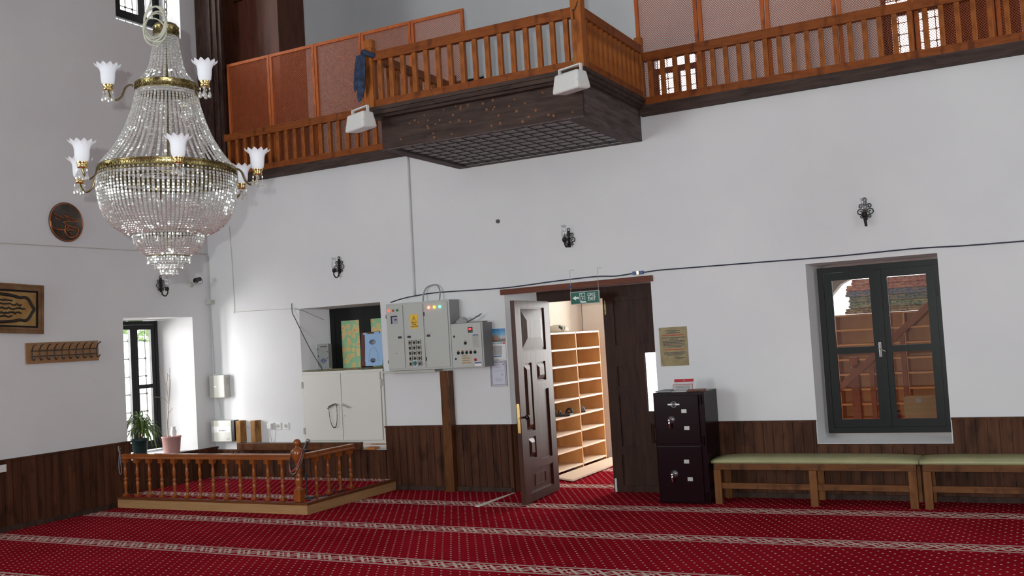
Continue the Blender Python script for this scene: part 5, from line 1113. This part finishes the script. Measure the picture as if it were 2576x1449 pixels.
# porch shelf, rugs and stair rail seen through the right window
ps = shelf_unit('bookcase', 'wide open pine bookcase in the porch behind the right window', 'bookcase', (6.05, 2.95, 0.0), 0, 3.0, 1.60, 0.30, 4, 9)
random.seed(9)
RUGC = [((0.50,0.16,0.17),(0.70,0.48,0.30)), ((0.10,0.19,0.36),(0.45,0.38,0.25)), ((0.10,0.22,0.19),(0.62,0.54,0.28)), ((0.17,0.13,0.10),(0.60,0.46,0.24)), ((0.08,0.18,0.22),(0.45,0.40,0.23))]
RN = ['pinkish red', 'dark blue', 'green and gold', 'brown and gold', 'teal and tan']
def rugm(k):
    m, nt, p = _new('folded_rug_%s' % RN[k].replace(' ', '_')); v = coords(nt, (22, 22, 60)); b = nt.nodes.new('ShaderNodeTexVoronoi'); b.distance = 'CHEBYCHEV'; b.inputs['Randomness'].default_value = 0.6; nt.links.new(v, b.inputs['Vector']); b.inputs['Scale'].default_value = 1
    c = ramp(nt, [(0.30, RUGC[k][0]), (0.5, RUGC[k][1]), (0.62, RUGC[k][0])], b.outputs['Distance']); nt.links.new(c, p.inputs['Base Color']); p.inputs['Roughness'].default_value = 0.95; return m
for k, (z, c) in enumerate(((1.602, 3), (1.668, 2), (1.734, 4), (1.800, 1), (1.866, 0), (1.932, 0))):
    x0 = 6.93+random.uniform(-0.05, 0.06) if k < 5 else 7.02; m = MB()
    for s_ in (0, 1): m.box(x0+s_*0.01, 8.75+random.uniform(-0.1, 0.1), 2.90+s_*0.01, 3.20, z+s_*0.032, z+0.033+s_*0.032, None, 0.012)
    tag(m.build('folded_rug', rugm(c)), '%s folded rug on the porch bookcase, %s' % (RN[c], ['lowest of the pile', 'second from the bottom', 'third from the bottom', 'fourth from the bottom', 'second from the top', 'top of the pile'][k]), 'rug', 'folded rugs on the porch bookcase')
st = thing('stair_railing', 'brown stair handrail rising to the right behind the right window', 'railing', (0, 1.2, 0))
SR = wood('red_brown_stair_wood', (0.20,0.062,0.022), (0.30,0.10,0.04), (6,6,6), 0.45, False)
m = MB(); m.prism([(6.90,0.655),(8.35,1.92),(8.35,2.00),(6.90,0.735)], -0.03, 0.03); m.build('handrail', SR, st)
for k, x in enumerate((7.42, 7.72, 8.02)): MB().box(x-0.022, x+0.022, -0.02, 0.02, 0, 0.655+(x-6.90)*0.872-0.0).build('baluster', SR, st)
nn = thing('stair_newel', 'square topped newel post of the stair behind the left panes of the right window', 'post', (7.235, 1.36, 0))
MB().box(-0.04, 0.04, -0.04, 0.04, 0, 1.06, None, 0.004).build('shaft', SR, nn); MB().box(-0.042, 0.042, -0.042, 0.042, 1.09, 1.17, None, 0.006).cyl((0,0,1.05),(0,0,1.10),0.028,8).build('cap', SR, nn)
bx = thing('cardboard_box', 'brown cardboard box behind the lower right pane of the right window', 'box', (7.86, 0.95, 0.45))
MB().box(-0.13, 0.17, -0.12, 0.12, 0.0, 0.345, None, 0.003).build('carton', plain('brown_card', (0.33,0.22,0.10), 0.8), bx)
MB().box(-0.02, 0.02, -0.1215, -0.1205, 0.30, 0.34).build('tape', plain('grey_tape', (0.3,0.28,0.25), 0.5), bx)
tag(MB().box(7.55, 8.35, 0.75, 1.12, 0.38, 0.449).box(7.57, 7.62, 0.77, 1.10, 0, 0.379).box(8.28, 8.33, 0.77, 1.10, 0, 0.379).build('low_table', SR), 'low brown table under the cardboard box in the porch', 'table')
bgm = thing('black_bag', 'glossy black plastic bag beside the cardboard box in the porch', 'bag', (7.655, 0.93, 0.45))
MB().lathe([(0.001,0),(0.05,0.005),(0.06,0.06),(0.045,0.14),(0.02,0.20),(0.03,0.225)], 14).build('sack', plain('glossy_black_film', (0.012,0.012,0.015), 0.15), bgm); MB().lathe([(0.021,0.195),(0.021,0.205)], 12).build('knot', GREYP, bgm)
# dark arch beyond the window
m = MB(); P_ = [(6.155+0.50*(1-math.cos(a)), 1.62+0.92*math.sin(a)) for a in [PI/2*k/12 for k in range(13)]]
m.prism([(6.16, 1.5), (6.60, 1.5), (6.63, 1.68), (6.70, 1.84), (6.82, 1.97), (7.0, 2.06), (7.0, 2.54), (6.16, 2.54)][::-1], 3.40, 3.60); struct(m.build('trim_13', plain('dark_grey_stone', (0.20,0.20,0.19), 0.9)))

# ------------------------------------------------------------------ tree outside the left window
tr = thing('tree', 'leafy green tree outside the left window', 'tree', (-4.7, 3.95, -0.1))
MB().tube(smooth_path([(0,0,0),(0.1,0.05,1.4),(0.0,0.1,2.4)]), 0.12, 10).build('trunk', plain('bark', (0.10,0.07,0.05), 0.9), tr)
m = MB(); random.seed(2)
for k in range(2200):
    a = random.uniform(0, 2*PI); u = random.uniform(-1, 1); r = random.uniform(0.5, 1)**0.5; q = Vector((1.5*r*math.sqrt(1-u*u)*math.cos(a), 1.75*r*math.sqrt(1-u*u)*math.sin(a), 2.75+0.85*r*u))
    T = Matrix.Translation(q) @ Matrix.Rotation(random.uniform(0, PI), 4, 'Z') @ Matrix.Rotation(random.uniform(0, PI), 4, 'X'); s_ = random.uniform(0.05, 0.09)
    m.add([(-s_,0,0),(0,-s_*0.5,0),(s_,0,0),(0,s_*0.5,0)], [(0,1,2,3)], T)
m.build('foliage', plain('bright_leaf', (0.12,0.22,0.035), 0.6), tr)

# ------------------------------------------------------------------ chandelier
CH = thing('chandelier', 'large crystal chandelier with brass rings and frosted tulip shades', 'chandelier', (5.14, -5.46, 2.483))
u3 = Vector((0.725, -0.689, 0)); r3 = Vector((0.689, 0.725, 0))
CH.rotation_mode = 'AXIS_ANGLE'; CH.rotation_axis_angle = (math.radians(1.6), -0.464, 0.886, 0)
def zc(z): return z-2.483
def band(r, z, h, t=0.004, eng=False, seg=72):
    m = MB(); m.lathe([(r-t, z-h/2), (r+0.001, z-h/2), (r+0.003, z-h/2+0.003), (r, z-h/2+0.006), (r, z+h/2-0.006), (r+0.003, z+h/2-0.003), (r+0.001, z+h/2), (r-t, z+h/2), (r-t, z-h/2)], seg, cap=False)
    if eng:
        n = int(2*PI*r/0.028)
        for k in range(n):
            a = 2*PI*k/n; T = Matrix.Rotation(a, 4, 'Z') @ Matrix.Translation((r+0.001, 0, z))
            m.tube([tuple(T @ Vector((0.0, 0.008*math.cos(q), 0.4*h*0.6*math.sin(q)))) for q in [2*PI*i/6 for i in range(6)]], 0.0014, 4, True)
    return m
for (r, z, h, e, nm) in ((0.060, 0.697, 0.050, True, 'crown'), (0.149, 0.412, 0.042, True, 'upper_ring'), (0.327, -0.010, 0.048, True, 'main_ring'), (0.318, -0.055, 0.012, False, 'inner_ring'), (0.172, -0.305, 0.012, False, 'lower_ring'), (0.098, -0.425, 0.006, False, 'tier_ring'), (0.066, -0.452, 0.005, False, 'tier_ring'), (0.040, -0.480, 0.005, False, 'tier_ring')):
    o = band(r, z, h, eng=e).build(nm, BRASS, CH)
MB().lathe([(0.060, 0.722), (0.05, 0.735), (0.012, 0.745)], 24).build('crown_lid', BRASS, CH)
MB().cyl((0, 0, -0.45), (0, 0, 0.74), 0.006, 8).build('centre_rod', BRASS, CH)
m = MB()
for k in range(6):
    a = 2*PI*k/6
    for (r, z) in ((0.146, 0.402), (0.323, -0.02), (0.170, -0.305)): m.cyl((0.005*math.cos(a), 0.005*math.sin(a), z), (r*math.cos(a), r*math.sin(a), z), 0.003, 5)
m.build('spokes', BRASS, CH)
def bead(m, p, t, out, w=0.0062, h=0.0066, d=0.0036):
    t = t.normalized(); out = (out-t*out.dot(t)).normalized(); s_ = t.cross(out)
    V = []
    for (k, dd) in ((0.55, 1), (1.0, 0), (0.55, -1)):
        for (a, b) in ((-1,-1),(1,-1),(1,1),(-1,1)): V.append(p+s_*a*w*k+t*b*h*k+out*d*dd)
    F = [(3,2,1,0), (8,9,10,11)]
    for q in (0, 4):
        for i in range(4): F.append((q+i, q+(i+1)%4, q+4+(i+1)%4, q+4+i))
    m.add(V, F)
def prof_pts(prof, step):
    P = smooth_path([(r, 0, z) for r, z in prof], 10); out = [P[0]]; acc = 0
    for i in range(1, len(P)):
        seg = (P[i]-P[i-1]).length; 
        while acc+seg >= step*len(out)-1e-9:
            f = (step*len(out)-acc)/seg if seg else 0; out.append(P[i-1].lerp(P[i], f))
        acc += seg
    return out
strands = []
def skirt(prof, n, step=0.0145, off=0, w=0.0062):
    pts = prof_pts(prof, step)
    for k in range(n):
        a = 2*PI*(k+off)/n; ca, sa = math.cos(a), math.sin(a); m = MB()
        for i in range(len(pts)):
            p = pts[i]; t2 = pts[min(i+1, len(pts)-1)]-pts[max(i-1, 0)]
            P = Vector((p.x*ca, p.x*sa, p.z)); T = Vector((t2.x*ca, t2.x*sa, t2.z)); O = Vector((ca, sa, 0))+Vector((0, 0, -0.15))
            O = O+Vector((random.uniform(-.28, .28), random.uniform(-.28, .28), random.uniform(-.2, .35)))
            bead(m, P, T, O, w)
        strands.append((-(Vector((ca, sa, 0))*pts[0].x).dot(u3)-pts[len(pts)//2].x*0.02, len(pts), m))
skirt([(0.055, 0.672), (0.066, 0.60), (0.090, 0.50), (0.145, 0.430)], 30)
skirt([(0.146, 0.388), (0.162, 0.31), (0.205, 0.19), (0.262, 0.09), (0.322, 0.016)], 56)
skirt([(0.146, 0.388), (0.150, 0.363)], 56, off=0.5)
skirt([(0.325, -0.026), (0.326, -0.10), (0.305, -0.20), (0.255, -0.275), (0.178, -0.318)], 92)
skirt([(0.168, -0.312), (0.163, -0.345), (0.145, -0.385), (0.100, -0.418)], 60)
for (r, z, n) in ((0.098, -0.430, 44), (0.066, -0.456, 32), (0.040, -0.484, 20)): skirt([(r, z), (r, z-0.036)], n, 0.0125)
strands.sort(key=lambda s_: s_[0])
near = sorted(strands, key=lambda s_: (s_[0] > 0.02, -s_[1]))[:100]
ids = {id(s_) for s_ in near}
for s_ in near: s_[2].build('crystal_strand', CRYS, CH)
rest = MB()
for s_ in strands:
    if id(s_) not in ids: rest.add(s_[2].v, s_[2].f)
o = rest.build('crystal_strands', CRYS, CH); o['kind'] = 'stuff'
def arm(az, R0, R1, z):
    dv = (u3*math.cos(az)+r3*math.sin(az)); g = lambda r, zz: tuple(dv*r+Vector((0, 0, zz)))
    L = R1-R0
    A = MB(); A.tube(smooth_path([g(R0, z), g(R0+0.18*L, z+0.006), g(R0+0.36*L, z-0.012), g(R0+0.50*L, z-0.055), g(R0+0.72*L, z-0.075), g(R0+0.92*L, z-0.058), g(R1, z-0.030)], 5), 0.0048, 7)
    ao = A.build('lamp_arm', BRASS, CH)
    c = tuple(dv*R1+Vector((0, 0, z-0.020)))
    MB().lathe([(0.006, -0.014), (0.020, -0.010), (0.023, 0.0), (0.019, 0.006), (0.025, 0.012), (0.025, 0.018)], 18, c).build('lamp_cup', BRASSP, ao)
    MB().lathe([(0.020, 0.012), (0.030, 0.028), (0.033, 0.05), (0.034, 0.075), (0.039, 0.093), (0.050, 0.106), (0.060, 0.112)], 48, c, cap=False, ruff=(4, 0.028, 12, 0.0022)).build('tulip_shade', FROST, ao)
    dm = MB()
    for k in range(4):
        a = 2*PI*k/4+0.6; q = Vector(c)+Vector((0.022*math.cos(a), 0.022*math.sin(a), -0.012))
        bead(dm, q+Vector((0,0,-0.008)), Vector((0,0,1)), Vector((math.cos(a), math.sin(a), 0)))
        dm.lathe([(0.0005, 0), (0.006, -0.010), (0.0095, -0.024), (0.007, -0.034), (0.0005, -0.038)], 6, tuple(q+Vector((0,0,-0.016))), cap=False)
    for i in range(len(dm.sm)): dm.sm[i] = False
    dm.build('crystal_drops', CRYS, ao)
for a in (6, 66, 126, 186, -54, -114): arm(math.radians(a), 0.328, 0.455, -0.010)
for a in (-80, 40, 160): arm(math.radians(a), 0.150, 0.272, 0.408)
m = MB()
for k in range(120):
    z = 0.75+k*0.040; f = k%2
    m.tube([((0.008*math.cos(q) if f else 0), (0 if f else 0.008*math.cos(q)), z+0.025*math.sin(q)) for q in [2*PI*i/10 for i in range(10)]], 0.0025, 4, True)
    if z > 4.97: break
hk = m.build('hanging_chain', plain('dark_chain', (0.06,0.05,0.045), 0.5, 0.7), CH)
wc = plain('grey_flex', (0.42,0.42,0.34), 0.5); random.seed(8)
m = MB()
for k in range(5):
    cx = -0.045+random.uniform(-0.012, 0.012); cz = 0.70+random.uniform(-0.02, 0.02); rx = 0.055+random.uniform(-0.012, 0.016); rz = 0.065+random.uniform(-0.012, 0.02); tl = random.uniform(-0.3, 0.5)
    m.tube([tuple(r3*(cx+rx*math.cos(q)*math.cos(tl)-rz*math.sin(q)*math.sin(tl))+u3*(0.075+0.02*math.sin(q+k))+Vector((0, 0, cz+rx*math.cos(q)*math.sin(tl)+rz*math.sin(q)*math.cos(tl)))) for q in [2*PI*i/30 for i in range(30)]], 0.0042, 6, True)
m.tube(smooth_path([tuple(r3*a+u3*0.05+Vector((0,0,z))) for a, z in ((0.0,0.77),(-0.02,0.805),(-0.06,0.80),(-0.085,0.775),(-0.07,0.83),(-0.055,0.92),(-0.05,1.05),(-0.03,1.4),(0.0,2.0),(0.0,3.5),(0.0,5.0))], 6), 0.0042, 6)
m.build('coiled_flex', wc, CH)
